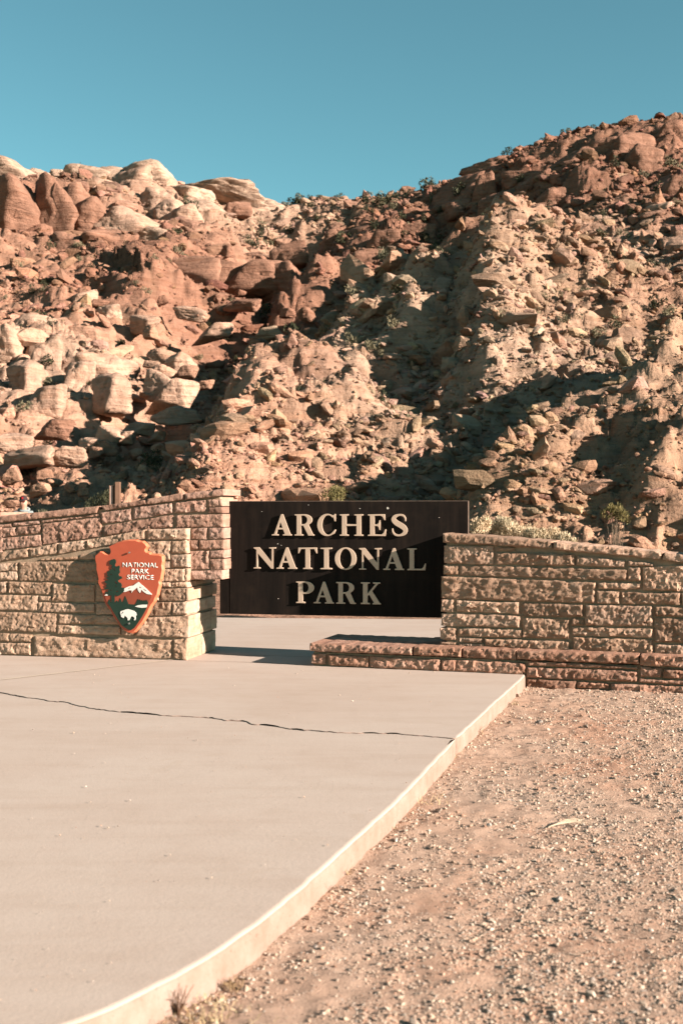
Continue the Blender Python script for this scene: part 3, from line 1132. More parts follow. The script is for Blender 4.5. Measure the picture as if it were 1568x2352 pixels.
def random_courses(parent, t0, t1, ztop, zbot, mat, y=0.0, seed=1, rough=1.0):
    """plain squared rubble beyond the traced stretch; ztop is a function of t"""
    r = random.Random(seed)
    z = zbot
    while True:
        h = r.choice((0.10, 0.14, 0.17, 0.21))
        tops = [ztop(t0), ztop(t1)]
        if z + 0.06 > max(tops): break
        t = t0
        while t < t1 - 0.02:
            w = min(r.uniform(0.22, 0.75), t1 - t)
            if t1 - (t + w) < 0.15: w = t1 - t
            za = min(z + h, ztop(t)); zb = min(z + h, ztop(t + w))
            if za - z > 0.035 and zb - z > 0.035:
                g = 0.008
                add_stone(parent, "stone", [(t + g, za - g), (t + w - g, zb - g), (t + w - g, z + g), (t + g, z + g)], mat, y, 0.15, rough)
            t += w
        z += h


# ---- left wall -------------------------------------------------------------
A_L = math.radians(12.0)
FL = Frame(-1.623, 12.65, A_L)
wall_l = tag(empty("stone_wall", (FL.o[0], FL.o[1], 0), -A_L),
             "left sandstone wall in tan and pink courses, arrowhead emblem on its face", "wall")


def c1(x, y, off=0.0):           # a point of the left wall study
    return FL.loc(x * 0.34786, 1090.9 + y * 0.34786, off)


TAN = [
    # TL TR BR BL
    ((0, 512), (185, 485), (188, 540), (0, 570)), ((200, 490), (378, 452), (382, 518), (212, 540)), ((392, 450), (566, 430), (560, 488), (392, 523)),
    ((578, 430), (958, 362), (955, 422), (575, 488)),
    ((0, 588), (122, 580), (120, 632), (0, 636)), ((0, 642), (118, 638), (118, 690), (0, 694)),
    ((132, 575), (655, 568), (655, 704), (132, 696)), ((270, 556), (522, 536), (525, 558), (270, 566)), ((530, 528), (640, 504), (640, 556), (530, 556)),
    ((668, 565), (968, 575), (972, 700), (668, 702)), ((660, 505), (965, 450), (968, 560), (660, 552)),
    ((978, 440), (1126, 438), (1122, 560), (982, 566)), ((985, 575), (1120, 572), (1122, 612), (985, 615)), ((985, 626), (1222, 620), (1222, 702), (985, 705)),
    ((985, 712), (1130, 710), (1130, 740), (985, 740)),
    ((772, 712), (975, 714), (975, 742), (772, 740)), ((772, 750), (1050, 750), (1050, 830), (772, 832)), ((1062, 750), (1226, 745), (1226, 828), (1062, 830)),
    ((782, 842), (986, 840), (980, 926), (782, 922)), ((996, 842), (1130, 840), (1130, 926), (990, 928)),
    ((0, 705), (48, 703), (48, 776), (0, 780)), ((62, 704), (342, 712), (336, 788), (66, 780)), ((354, 718), (628, 722), (624, 836), (350, 832)),
    ((640, 718), (762, 722), (762, 832), (640, 832)),
    ((0, 792), (252, 796), (246, 892), (0, 890)), ((268, 798), (340, 800), (340, 832), (268, 830)), ((256, 842), (626, 850), (624, 906), (256, 902)),
    ((640, 846), (772, 848), (772, 920), (640, 918)),
    ((0, 904), (374, 914), (372, 1036), (0, 1028)), ((390, 918), (792, 930), (792, 986), (390, 980)), ((384, 992), (796, 1000), (796, 1056), (384, 1046)),
    ((806, 938), (950, 940), (880, 1060), (806, 1052)),
    ((0, 1042), (214, 1056), (212, 1100), (0, 1096)), ((0, 1108), (206, 1112), (206, 1186), (0, 1182)), ((232, 1064), (1136, 1090), (1132, 1212), (232, 1192)),
]
for qd in TAN:
    add_stone(wall_l, "stone", [c1(*p) for p in qd], M_TAN, 0.0, 0.16, 1.0, 0.0185)
# corner stones reach back along the return face
CORNER = [(((976, 360), (1244, 353), (1242, 424), (974, 426)), 0.30), (((1138, 440), (1240, 437), (1240, 516), (1138, 518)), 0.42), (((1136, 528), (1240, 526), (1240, 606), (1136, 608)), 0.28),
          (((1232, 616), (1241, 616), (1241, 700), (1232, 702)), 0.48), (((1138, 710), (1241, 707), (1241, 740), (1138, 742)), 0.30),
          (((1236, 748), (1243, 748), (1243, 828), (1236, 830)), 0.45),
          (((1142, 842), (1242, 838), (1242, 920), (1142, 926)), 0.34), (((960, 940), (1243, 932), (1243, 1072), (892, 1062)), 0.40), (((1150, 1088), (1246, 1080), (1246, 1224), (1150, 1208)), 0.50)]
rs = random.Random(4)
prev = None
for (qd, dep) in CORNER:
    q_ = [c1(*p) for p in qd]
    j = rs.uniform(-0.012, 0.012)
    q_ = [q_[0], (0.0 + j, q_[1][1]), (0.0 + j, q_[2][1]), q_[3]]
    if q_[0][0] > -0.03:
        q_[0] = (-0.03 + j, q_[0][1]); q_[3] = (-0.03 + j, q_[3][1])
    add_stone(wall_l, "corner_stone", q_, M_TAN, 0.0, dep, 1.0, 0.018)
    zt = (q_[1][1]) - 0.004; zb = q_[2][1] + 0.004
    # return face stones behind it (their faces look to the right)
    if zt < c1(1240, 690)[1] + 0.06 or True:
        s0 = dep + 0.012
        while s0 < 0.94:
            s1 = min(s0 + rs.uniform(0.22, 0.40), 0.98)
            if 0.98 - s1 < 0.10: s1 = 0.98
            add_stone(wall_l, "return_stone", [(s0, zt), (s1 - 0.012, zt), (s1 - 0.012, zb), (s0, zb)], M_TAN, -0.012 + j, 0.14, 0.35, 0.016, rz=math.pi / 2)
            s0 = s1
tan_core = [c1(-40, 515), c1(380, 462), c1(580, 436), c1(960, 366), (-0.035, c1(1235, 362)[1]), (-0.035, 0.0), (c1(-40, 1190)[0], 0.0)]
core(wall_l, tan_core, 0.010, 0.16)
zp = c1(1240, 690, 0.10)[1]
core(wall_l, [(c1(-40, 700)[0], zp), (-0.035, zp), (-0.035, 0.0), (c1(-40, 1190)[0], 0.0)], 0.161, 0.94)

PINK = [
    ((0, 352), (106, 345), (106, 400), (0, 412)), ((114, 344), (270, 330), (270, 385), (114, 398)), ((0, 420), (276, 394), (278, 464), (0, 495)),
    ((286, 324), (668, 278), (674, 405), (286, 458)), ((670, 246), (866, 222), (870, 300), (676, 320)), ((884, 212), (1140, 185), (1140, 252), (880, 292)),
    ((1158, 178), (1360, 165), (1362, 242), (1158, 248)), ((690, 336), (1140, 264), (1140, 342), (690, 400)),
    ((0, 324), (84, 318), (84, 343), (0, 350)), ((90, 312), (268, 296), (268, 322), (90, 338)), ((276, 300), (660, 258), (664, 270), (280, 316)),
    ((1268, 352), (1366, 350), (1366, 424), (1268, 426)), ((1255, 432), (1310, 432), (1310, 490), (1255, 492)), ((1250, 503), (1378, 501), (1380, 622), (1250, 626)),
    ((1150, 352), (1258, 352), (1258, 620), (1150, 626)),
]
PY = 0.10
for qd in PINK:
    add_stone(wall_l, "stone", [c1(*p, PY) for p in qd], M_PINK, PY, 0.18, 1.0, 0.0185)
PINK_END = [((1375, 165), (1472, 160), (1472, 206), (1375, 210)), ((1380, 217), (1472, 212), (1472, 250), (1376, 253)), ((1166, 268), (1474, 258), (1476, 342), (1166, 346)),
            ((1380, 350), (1480, 347), (1480, 420), (1380, 424)), ((1318, 432), (1478, 428), (1478, 490), (1318, 492)), ((1390, 499), (1484, 495), (1484, 547), (1390, 549)),
            ((1392, 557), (1484, 553), (1484, 622), (1394, 626)), ((1246, 634), (1470, 629), (1470, 688), (1246, 690))]
for qd in PINK_END:
    add_stone(wall_l, "end_stone", [c1(*p, PY) for p in qd], M_PINK, PY, 0.52, 0.9, 0.018)
CAPS = [((-2, 272), (655, 205), (640, 250), (-2, 314)), ((668, 204), (960, 166), (968, 192), (690, 232)), ((978, 158), (1212, 120), (1212, 162), (962, 194)), ((1224, 122), (1478, 92), (1478, 134), (1224, 162))]
for qd in CAPS:
    add_stone(wall_l, "coping_stone", [c1(*p, PY - 0.03) for p in qd], M_PINK, PY - 0.03, 0.62, 0.8, 0.016)
pk = [c1(-40, 300, PY), c1(650, 230, PY), c1(960, 185, PY), c1(1450, 130, PY), c1(1452, 670, PY), c1(-40, 672, PY)]
core(wall_l, pk, PY + 0.010, PY + 0.50)
# beyond the left border of the picture
tl0 = c1(0, 600)[0]
slope_p = (c1(655, 205, PY)[1] - c1(0, 272, PY)[1]) / (c1(655, 205, PY)[0] - c1(0, 272, PY)[0])
zc0 = c1(0, 314, PY)[1]
slope_t = (c1(380, 452)[1] - c1(0, 512)[1]) / (c1(380, 452)[0] - c1(0, 512)[0])
zt0 = c1(0, 512)[1]
random_courses(wall_l, tl0 - 1.6, tl0 - 0.012, lambda t: zt0 + slope_t * (t - tl0), 0.01, M_TAN, 0.0, 3)
random_courses(wall_l, tl0 - 1.6, tl0 - 0.012, lambda t: zc0 + slope_p * (t - tl0) - 0.01, zt0 + slope_t * -1.6 + 0.02, M_PINK, PY, 5)
add_stone(wall_l, "coping_stone", [(tl0 - 1.6, zc0 + 0.12 + slope_p * -1.6), (tl0 - 0.012, zc0 + 0.115), (tl0 - 0.012, zc0 + 0.01), (tl0 - 1.6, zc0 + slope_p * -1.6 + 0.01)], M_PINK, PY - 0.03, 0.62, 0.8, 0.016)
xl_ = c1(-40, 600)[0] + 0.02
core(wall_l, [(tl0 - 1.58, zt0 - 0.03 + slope_t * -1.6), (xl_, zt0 - 0.03), (xl_, 0), (tl0 - 1.58, 0)], 0.0135, 0.16)
core(wall_l, [(tl0 - 1.58, zc0 + slope_p * -1.6), (xl_, zc0), (xl_, 0.1), (tl0 - 1.58, 0.1)], PY + 0.0135, PY + 0.50)

# ---- right wall --------------------------------------------------------------
A_R = math.atan(0.335)
_k = 12.40
_tx = (1012 - CX) / F
FR = Frame(_tx * _k / (1 + 0.335 * _tx), _k / (1 + 0.335 * _tx), A_R)
PLZ = 0.23
wall_r = tag(empty("stone_wall", (FR.o[0], FR.o[1], PLZ), -A_R),
             "right brown sandstone wall with sloping coping, standing on the red plinth", "wall")


def c3(x, y, off=0.0):
    t, z = FR.loc(947.3 + x * 0.39582, 1148.3 + y * 0.39582, off)
    return t, z - PLZ


RIGHT = [
    ((183, 266), (470, 268), (468, 375), (185, 366)), ((486, 272), (592, 278), (592, 294), (486, 294)), ((486, 306), (940, 315), (935, 382), (486, 372)), ((955, 324), (1228, 352), (1225, 390), (952, 380)),
    ((180, 378), (262, 381), (262, 432), (180, 428)), ((275, 380), (1240, 405), (1236, 466), (272, 436)), ((1250, 390), (1318, 391), (1318, 470), (1248, 466)), ((1252, 355), (1395, 368), (1392, 384), (1252, 380)),
    ((1332, 390), (1600, 378), (1600, 530), (1335, 520)), ((168, 442), (1060, 478), (1050, 598), (168, 572)), ((1076, 480), (1322, 484), (1320, 516), (1076, 516)), ((1070, 527), (1198, 531), (1196, 600), (1068, 598)),
    ((1214, 534), (1550, 540), (1548, 606), (1212, 602)), ((168, 578), (238, 580), (238, 648), (168, 646)), ((258, 582), (616, 594), (613, 660), (258, 646)), ((636, 598), (986, 608), (986, 678), (634, 672)),
    ((1004, 610), (1388, 615), (1388, 730), (1002, 727)), ((1404, 618), (1600, 622), (1600, 676), (1404, 672)), ((168, 660), (622, 672), (618, 740), (168, 729)), ((638, 685), (908, 692), (905, 805), (638, 796)),
    ((922, 690), (992, 692), (990, 728), (922, 726)), ((925, 736), (1390, 748), (1388, 799), (925, 786)), ((1404, 687), (1600, 690), (1600, 826), (1404, 822)), ((158, 742), (252, 742), (250, 811), (158, 808)),
    ((264, 742), (632, 752), (630, 801), (264, 789)), ((270, 800), (402, 803), (400, 829), (270, 823)), ((420, 805), (905, 822), (900, 872), (420, 850)), ((928, 795), (1392, 812), (1388, 897), (930, 878)),
    ((1404, 838), (1600, 842), (1600, 905), (1404, 898)), ((165, 821), (252, 824), (252, 845), (165, 843)), ((1560, 540), (1600, 541), (1600, 608), (1560, 607)), ((266, 832), (410, 836), (410, 848), (266, 844)),
]
for qd in RIGHT:
    end = qd[0][0] < 190
    add_stone(wall_r, "stone", [c3(*p) for p in qd], M_BROWN, 0.0, 0.50 if end else 0.16, 1.1, 0.020)
RCAPS = [((180, 194), (806, 241), (806, 282), (178, 246)), ((818, 243), (1452, 305), (1436, 342), (820, 287)), ((1458, 307), (1600, 322), (1600, 366), (1446, 347))]
for qd in RCAPS:
    add_stone(wall_r, "coping_stone", [c3(*p, -0.02) for p in qd], M_BROWN, -0.02, 0.58, 1.0, 0.020)
tr1 = c3(1600, 600)[0]
zr1 = c3(1600, 362)[1]
slr = (c3(1600, 362)[1] - c3(1000, 300)[1]) / (c3(1600, 362)[0] - c3(1000, 300)[0])
random_courses(wall_r, tr1 + 0.012, tr1 + 2.2, lambda t: zr1 + slr * (t - tr1), 0.01, M_BROWN, 0.0, 9, 1.1)
add_stone(wall_r, "coping_stone", [(tr1 + 0.012, zr1 + 0.12), (tr1 + 2.2, zr1 + 0.12 + slr * 2.2), (tr1 + 2.2, zr1 + slr * 2.2 + 0.01), (tr1 + 0.012, zr1 + 0.01)], M_BROWN, -0.02, 0.58, 1.0, 0.020)
core(wall_r, [c3(195, 215), c3(800, 262), c3(1450, 325), (tr1 + 2.18, zr1 + slr * 2.2), (tr1 + 2.18, 0.0), (c3(195, 800)[0], 0.0)], 0.012, 0.50)

# ---- plinth -------------------------------------------------------------------
A_P = math.atan(0.31)
_k = 12.12
_tx = (712 - CX) / F
FP = Frame(_tx * _k / (1 + 0.31 * _tx), _k / (1 + 0.31 * _tx), A_P)
plinth = tag(empty("stone_plinth", (FP.o[0], FP.o[1], 0), -A_P),
             "low red sandstone plinth running from under the sign to the right", "plinth")


def pd(x, y):
    return FP.loc(x, y)


def c3p(x, y):
    return FP.loc(947.3 + x * 0.39582, 1148.3 + y * 0.39582)


t_end = c3p(1600, 900)[0]
top_edges = [pd(712, 1480)[0], pd(949, 1490)[0], pd(1060, 1490)[0], pd(1186, 1490)[0], c3p(1316, 910)[0], t_end, t_end + 0.9, t_end + 2.2]
zbs = [0.155, 0.150, 0.145, 0.145, 0.135, 0.13, 0.13]
for i in range(len(top_edges) - 1):
    a, b = top_edges[i], top_edges[i + 1]
    g = 0.006
    add_stone(plinth, "plinth_slab", [(a + g, PLZ + rs.uniform(-.003, .003)), (b - g, PLZ + rs.uniform(-.003, .003)), (b - g, zbs[i] - rs.uniform(0, .008)), (a + g, zbs[i])], M_RED, rs.uniform(-0.02, 0.02), 0.95, 1.0, 0.024)
LOW = [[(716, 1502), (748, 1503), (746, 1525), (714, 1524)], [(753, 1504), (846, 1508), (844, 1532), (755, 1527)], [(849, 1508), (1010, 1515), (1010, 1541), (849, 1533)], [(1014, 1515), (1200, 1523), (1199, 1549), (1014, 1541)]]
for qd in LOW:
    add_stone(plinth, "stone", [pd(*p) for p in qd], M_RED, 0.01, 0.18, 1.0, 0.022)
LOW3 = [((612, 945), (652, 950), (650, 1002), (612, 1000)), ((668, 936), (1300, 968), (1300, 984), (668, 960)), ((662, 970), (1300, 994), (1298, 1056), (662, 1030)), ((1320, 966), (1445, 976), (1436, 1030), (1318, 1026)), ((1455, 978), (1600, 988), (1600, 1038), (1450, 1032)),
        ((664, 1040), (945, 1050), (942, 1108), (664, 1092)), ((955, 1054), (1135, 1066), (1132, 1096), (954, 1090)), ((1152, 1066), (1600, 1085), (1600, 1150), (1152, 1120)), ((954, 1100), (1145, 1110), (1142, 1126), (955, 1118)), ((1310, 1038), (1600, 1052), (1600, 1074), (1310, 1058))]
for qd in LOW3:
    add_stone(plinth, "stone", [c3p(*p) for p in qd], M_RED, 0.01, 0.18, 1.0, 0.023)
random_courses(plinth, t_end + 0.012, t_end + 2.2, lambda t: 0.125, -0.17, M_RED, 0.01, 12, 1.0)
core(plinth, [(0.03, 0.14), (t_end + 2.15, 0.115), (t_end + 2.15, -0.28), (c3p(640, 1000)[0] + 0.02, -0.28), (c3p(640, 1000)[0] + 0.02, 0.0), (0.03, 0.0)], 0.03, 0.90)

# ------------------------------------------------------------------ the dark sign with raised letters
def curve_mesh(name, loops, extrude, bevel=0.0, res=2):
    cu = bpy.data.curves.new(name, 'CURVE')
    cu.dimensions = '2D'
    cu.fill_mode = 'BOTH'
    cu.extrude = extrude
    cu.bevel_depth = bevel
    cu.bevel_resolution = 1
    for lp in loops:
        sp = cu.splines.new('POLY')
        sp.points.add(len(lp) - 1)
        for p, v in zip(sp.points, lp):
            p.co = (v[0], v[1], 0, 1)
        sp.use_cyclic_u = True
    o = bpy.data.objects.new(name, cu)
    COL.objects.link(o)
    me = bpy.data.meshes.new_from_object(o.evaluated_get(bpy.context.evaluated_depsgraph_get()))
    bpy.data.objects.remove(o)
    bpy.data.curves.remove(cu)
    me.name = name
    return me


def arc(cx, cy, rx, ry, a0, a1, n_=16):
    return [(cx + rx * math.cos(math.radians(a0 + (a1 - a0) * i / n_)), cy + ry * math.sin(math.radians(a0 + (a1 - a0) * i / n_))) for i in range(n_ + 1)]


def glyph(ch, w):
    b, T = 0.042, 0.205
    s0, s1 = 0.10, 0.10 + T
    e = 0.018
    if ch == 'I':
        c = w / 2
        return [[(0, 0), (w, 0), (w, b), (c + T / 2, b + e), (c + T / 2, 1 - b - e), (w, 1 - b), (w, 1), (0, 1), (0, 1 - b), (c - T / 2, 1 - b - e), (c - T / 2, b + e), (0, b)]]
    if ch == 'A':
        o = [(0, 0), (.33, 0), (.33, b), (.215, b + e), (.302, .29), (.575, .29), (.665, b + e), (.56, b), (.56, 0), (1, 0), (1, b), (.935, b + e), (.56, 1.0), (.47, 1.0), (.115, b + e), (0, b)]
        i = [(.328, .355), (.549, .355), (.437, .66)]
        return [[(x * w, y) for x, y in o], [(x * w, y) for x, y in i]]
    if ch == 'R':
        o = [(0, 0), (.41, 0), (.41, b), (s1, b + e), (s1, .47), (.42, .47), (.665, 0), (w, 0), (w, b), (w - .055, b + .01), (.66, .505)] + arc(.455, .74, .385, .26, -52, 90) + [(0, 1), (0, 1 - b), (s0, 1 - b - e), (s0, b + e), (0, b)]
        i = [(s1, .53)] + arc(.42, .74, .195, .21, -90, 90, 12) + [(s1, .95)]
        return [o, i]
    if ch == 'P':
        o = [(0, 0), (.42, 0), (.42, b), (s1, b + e), (s1, .435)] + arc(.45, .7175, min(.40, w - .45), .2825, -90, 90) + [(0, 1), (0, 1 - b), (s0, 1 - b - e), (s0, b + e), (0, b)]
        i = [(s1, .495)] + arc(.41, .7225, .185, .2275, -90, 90, 12) + [(s1, .95)]
        return [o, i]
    if ch == 'K':
        return [[(0, 0), (.41, 0), (.41, b), (s1, b + e), (s1, .36), (.385, .45), (.62, b + e), (.55, b), (.55, 0), (w, 0), (w, b), (w - .05, b + e), (.52, .60), (.80, 1 - b - e), (.90, 1 - b), (.90, 1), (.57, 1), (.57, 1 - b), (.70, 1 - b - e), (s1, .46), (s1, 1 - b - e), (.41, 1 - b), (.41, 1), (0, 1), (0, 1 - b), (s0, 1 - b - e), (s0, b + e), (0, b)]]
    if ch == 'N':
        return [[(0, 0), (.32, 0), (.32, b), (.195, b + e), (.195, .74), (w - .22, 0), (w - .13, 0), (w - .13, 1 - b - e), (w, 1 - b), (w, 1), (w - .32, 1), (w - .32, 1 - b), (w - .195, 1 - b - e), (w - .195, .30), (.27, 1), (0, 1), (0, 1 - b), (.13, 1 - b - .06), (.13, b + e), (0, b)]]
    if ch == 'T':
        c = w / 2
        return [[(c - .21, 0), (c + .21, 0), (c + .21, b), (c + T / 2, b + e), (c + T / 2, .945), (w - .13, .945), (w - .03, .74), (w, .74), (w - .012, 1), (.012, 1), (0, .74), (.03, .74), (.13, .945), (c - T / 2, .945), (c - T / 2, b + e), (c - .21, b)]]
    if ch == 'L':
        return [[(0, 0), (w - .03, 0), (w, .30), (w - .04, .30), (w - .11, .14), (w - .2, .06), (s1, .06), (s1, 1 - b - e), (.42, 1 - b), (.42, 1), (0, 1), (0, 1 - b), (s0, 1 - b - e), (s0, b + e), (0, b)]]
    if ch == 'E':
        return [[(0, 0), (w - .03, 0), (w, .30), (w - .04, .30), (w - .11, .14), (w - .2, .06), (s1, .06), (s1, .465), (.44, .465), (.51, .40), (.54, .28), (.58, .28), (.58, .72), (.54, .72), (.51, .60), (.44, .53), (s1, .53), (s1, .945), (.60, .945), (.70, .89), (w - .085, .74), (w - .045, .74), (w - .06, 1), (0, 1), (0, 1 - b), (s0, 1 - b - e), (s0, b + e), (0, b)]]
    if ch == 'H':
        l, xr = .41, w - s1
        return [[(0, 0), (l, 0), (l, b), (s1, b + e), (s1, .465), (xr, .465), (xr, b + e), (w - l, b), (w - l, 0), (w, 0), (w, b), (w - s0, b + e), (w - s0, 1 - b - e), (w, 1 - b), (w, 1), (w - l, 1), (w - l, 1 - b), (xr, 1 - b - e), (xr, .535), (s1, .535), (s1, 1 - b - e), (l, 1 - b), (l, 1), (0, 1), (0, 1 - b), (s0, 1 - b - e), (s0, b + e), (0, b)]]
    if ch == 'O':
        return [arc(w / 2, .5, w / 2, .52, 0, 352.5, 47), arc(w / 2, .5, w / 2 - .215, .47, 0, 352.5, 47)]
    if ch == 'C':
        o = [(w - .015, 1.01), (w - .055, 1.01), (w - .10, .955)] + arc(.47, .5, .47, .52, 62, 300, 30) + [(w - .07, .11), (w, .27), (w - .035, .285)] + arc(.52, .5, .30, .465, 308, 52, 26) + [(w - .115, .86), (w - .055, .68), (w - .015, .68)]
        return [o]
    if ch == 'S':
        path = [(.665, .69, .035), (.655, .83, .055), (.56, .95, .075), (.38, .975, .085), (.19, .90, .15), (.125, .76, .19), (.24, .62, .23), (.42, .51, .235), (.58, .40, .225), (.665, .26, .19), (.60, .11, .15), (.41, .03, .085), (.22, .05, .08), (.10, .18, .06), (.075, .34, .035)]
        pts = []
        for i in range(len(path) - 1):
            p0 = path[max(0, i - 1)]; p1 = path[i]; p2 = path[i + 1]; p3 = path[min(len(path) - 1, i + 2)]
            for k_ in range(4):
                t = k_ / 4
                pts.append(tuple(0.5 * ((2 * p1[m_]) + (-p0[m_] + p2[m_]) * t + (2 * p0[m_] - 5 * p1[m_] + 4 * p2[m_] - p3[m_]) * t * t + (-p0[m_] + 3 * p1[m_] - 3 * p2[m_] + p3[m_]) * t ** 3) for m_ in range(3)))
        pts.append(path[-1])
        L, R_ = [], []
        for i, p in enumerate(pts):
            a = pts[max(0, i - 1)]; c = pts[min(len(pts) - 1, i + 1)]
            d = Vector((c[0] - a[0], c[1] - a[1])).normalized()
            L.append((p[0] - d.y * p[2] / 2, p[1] + d.x * p[2] / 2))
            R_.append((p[0] + d.y * p[2] / 2, p[1] - d.x * p[2] / 2))
        o = L + R_[::-1]
        mx = max(p[0] for p in o)
        return [[(p[0] * w / mx, p[1]) for p in o]]


def mat_sign():
    m, nt, b = new_mat("dark_bronze_sign")
    pos = nd(nt, "ShaderNodeNewGeometry").outputs["Position"]
    mp = nd(nt, "ShaderNodeMapping")
    mp.inputs["Scale"].default_value = (6, 6, 0.5)
    nt.links.new(pos, mp.inputs[0])
    n1 = noise_node(nt, mp.outputs[0], 2.0, 5, 0.65, 0.4)
    n2 = noise_node(nt, pos, 3.0, 6, 0.7)
    c = ramp(nt, n1, [(0.3, (0.0045, 0.0031, 0.0024)), (0.55, (0.009, 0.0060, 0.0045)), (0.8, (0.020, 0.0125, 0.0085))])
    v = ramp(nt, n2, [(0.5, grey(0.0)), (0.72, grey(0.5))])
    c = mixc(nt, c, (0.019, 0.012, 0.008), v)
    nt.links.new(c, b.inputs["Base Color"])
    b.inputs["Roughness"].default_value = 0.7
    b.inputs["Specular IOR Level"].default_value = 0.08
    bump(nt, b, noise_node(nt, pos, 45, 4, 0.6), 0.15, 0.003)
    return m


M_SIGN = mat_sign()
M_LETTER = mat_plain("painted_letter", (0.60, 0.435, 0.315), 0.45, 0.4, 0.06, 12)
SN = 0.33
sign = tag(empty("park_sign", (FL.o[0], FL.o[1], 0), -A_L), "large dark sign panel with raised pale serif letters between the two walls", "sign")
st0, st1 = FL.loc(505, 1300, SN)[0], FL.loc(1074, 1190, SN)[0]
SZ0, SZ1 = 0.472, 1.686
bm = bmesh.new()
add_box(bm, st0, st1, SN, SN + 0.055, SZ0, SZ1, 0.003)
bm_obj("panel", bm, M_SIGN, sign)
bm = bmesh.new()
add_box(bm, st0 + 0.12, st0 + 0.126, SN - 0.004, SN, SZ0 + 0.01, SZ1 - 0.25)
bm_obj("seam", bm, M_SIGN, sign)
M_TRIM = mat_plain("pale_metal_edge", (0.30, 0.20, 0.15), 0.5, 0.4, 0.3, 20, 0.3)  # top and right edges of the sign, in a paler brown than the panel
bm = bmesh.new()
add_box(bm, st0, st1 + 0.002, SN + 0.004, SN + 0.050, SZ1, SZ1 + 0.004)
bm_obj("top_edge", bm, M_TRIM, sign)
bm = bmesh.new()
add_box(bm, st1, st1 + 0.004, SN + 0.004, SN + 0.050, SZ0 + 0.3, SZ1 - 0.002)
bm_obj("side_edge", bm, M_TRIM, sign)


def c2(x, y, off):
    return FL.loc(488.0 + x * 0.40278, 1119.6 + y * 0.40278, off)


LINES = [("ARCHES", [(338, 450), (468, 578), (597, 702), (725, 857), (885, 988), (1015, 1110)], (272, 152), (278, 155), (338, 1110)),
         ("NATIONAL", [(235, 360), (365, 480), (488, 595), (615, 680), (697, 818), (835, 962), (973, 1090), (1110, 1215)], (458, 338), (476, 352), (235, 1215)),
         ("PARK", [(477, 578), (577, 690), (705, 815), (845, 957)], (657, 534), (668, 545), (477, 957))]
for word, xs, yl, yr_, xe in LINES:
    zb_ = (c2(xe[0], yl[0], SN - .03)[1] + c2(xe[1], yr_[0], SN - .03)[1]) / 2
    zt_ = (c2(xe[0], yl[1], SN - .03)[1] + c2(xe[1], yr_[1], SN - .03)[1]) / 2
    H_ = zt_ - zb_
    for ch, (x0, x1) in zip(word, xs):
        t0 = c2(x0, yl[0], SN - .03)[0]; t1 = c2(x1, yl[0], SN - .03)[0]
        lm = curve_mesh("letter", [[(p[0] * H_, p[1] * H_) for p in lp] for lp in glyph(ch, (t1 - t0) / H_)], 0.007, 0.0015)
        lm.materials.append(M_LETTER)
        lt = mesh_obj("letter", lm, sign, (t0, SN - 0.019, zb_), (math.radians(90), 0, 0))
        lt["label"] = "raised pale capital letter " + ch + " on the dark panel"
        bm = bmesh.new()
        tw = (t1 - t0)
        add_box(bm, tw * 0.32 if ch not in "LEPRKH" else H_ * 0.17, (tw * 0.32 if ch not in "LEPRKH" else H_ * 0.17) + 0.012, 0, 0.012, H_ * 0.44, H_ * 0.44 + 0.012)
        bm_obj("standoff", bm, M_SIGN, lt, loc=(0, 0, -0.012), rot=(math.radians(-90), 0, 0)).location = (0, H_ * 0.0, -0.008)
# white specks of paint and bird lime with their own outline
M_SPECK = mat_plain("chalky_speck", (0.62, 0.56, 0.48), 0.8, 0.2, 0.1)
for (x, y, r_) in ((998, 118, 0.012), (840, 121, 0.005), (547, 100, 0.004), (282, 137, 0.004), (1290, 172, 0.005), (372, 322, 0.006), (375, 634, 0.005), (925, 625, 0.004), (392, 330, 0.004)):
    t, z = c2(x, y, SN)
    bm = bmesh.new()
    prism(bm, [(t + r_ * random.uniform(.7, 1.2) * math.cos(a_), z + r_ * random.uniform(.7, 1.2) * math.sin(a_)) for a_ in [i * math.pi / 4 for i in range(8)]], SN - 0.003, SN - 0.0005)
    bm_obj("speck", bm, M_SPECK, sign)

# ------------------------------------------------------------------ arrowhead emblem
M_ORANGE = mat_plain("arrowhead_orange", (0.53, 0.100, 0.046), 0.5, 0.35, 0.07, 9)
M_RIM = mat_plain("arrowhead_rim_orange", (0.66, 0.19, 0.09), 0.55, 0.3, 0.1, 12)
M_DRED = mat_plain("emblem_dark_red", (0.33, 0.07, 0.034), 0.55, 0.3, 0.08, 9)
M_EGREEN = mat_plain("emblem_green", (0.015, 0.038, 0.023), 0.5, 0.3, 0.12, 12)
M_EWHITE = mat_plain("emblem_white", (0.95, 0.88, 0.78), 0.5, 0.3, 0.06, 12)
M_BOLT = mat_plain("steel_bolt", (0.45, 0.42, 0.38), 0.35, 0.5, 0.1, 30, 0.8)
AF, AB = -0.115, -0.060        # front and back of the plate, in front of the stones


def c4(x, y):
    t, z = FL.loc(195.2 + x * 0.13182, 1217.2 + y * 0.13182, AF)
    return t, z


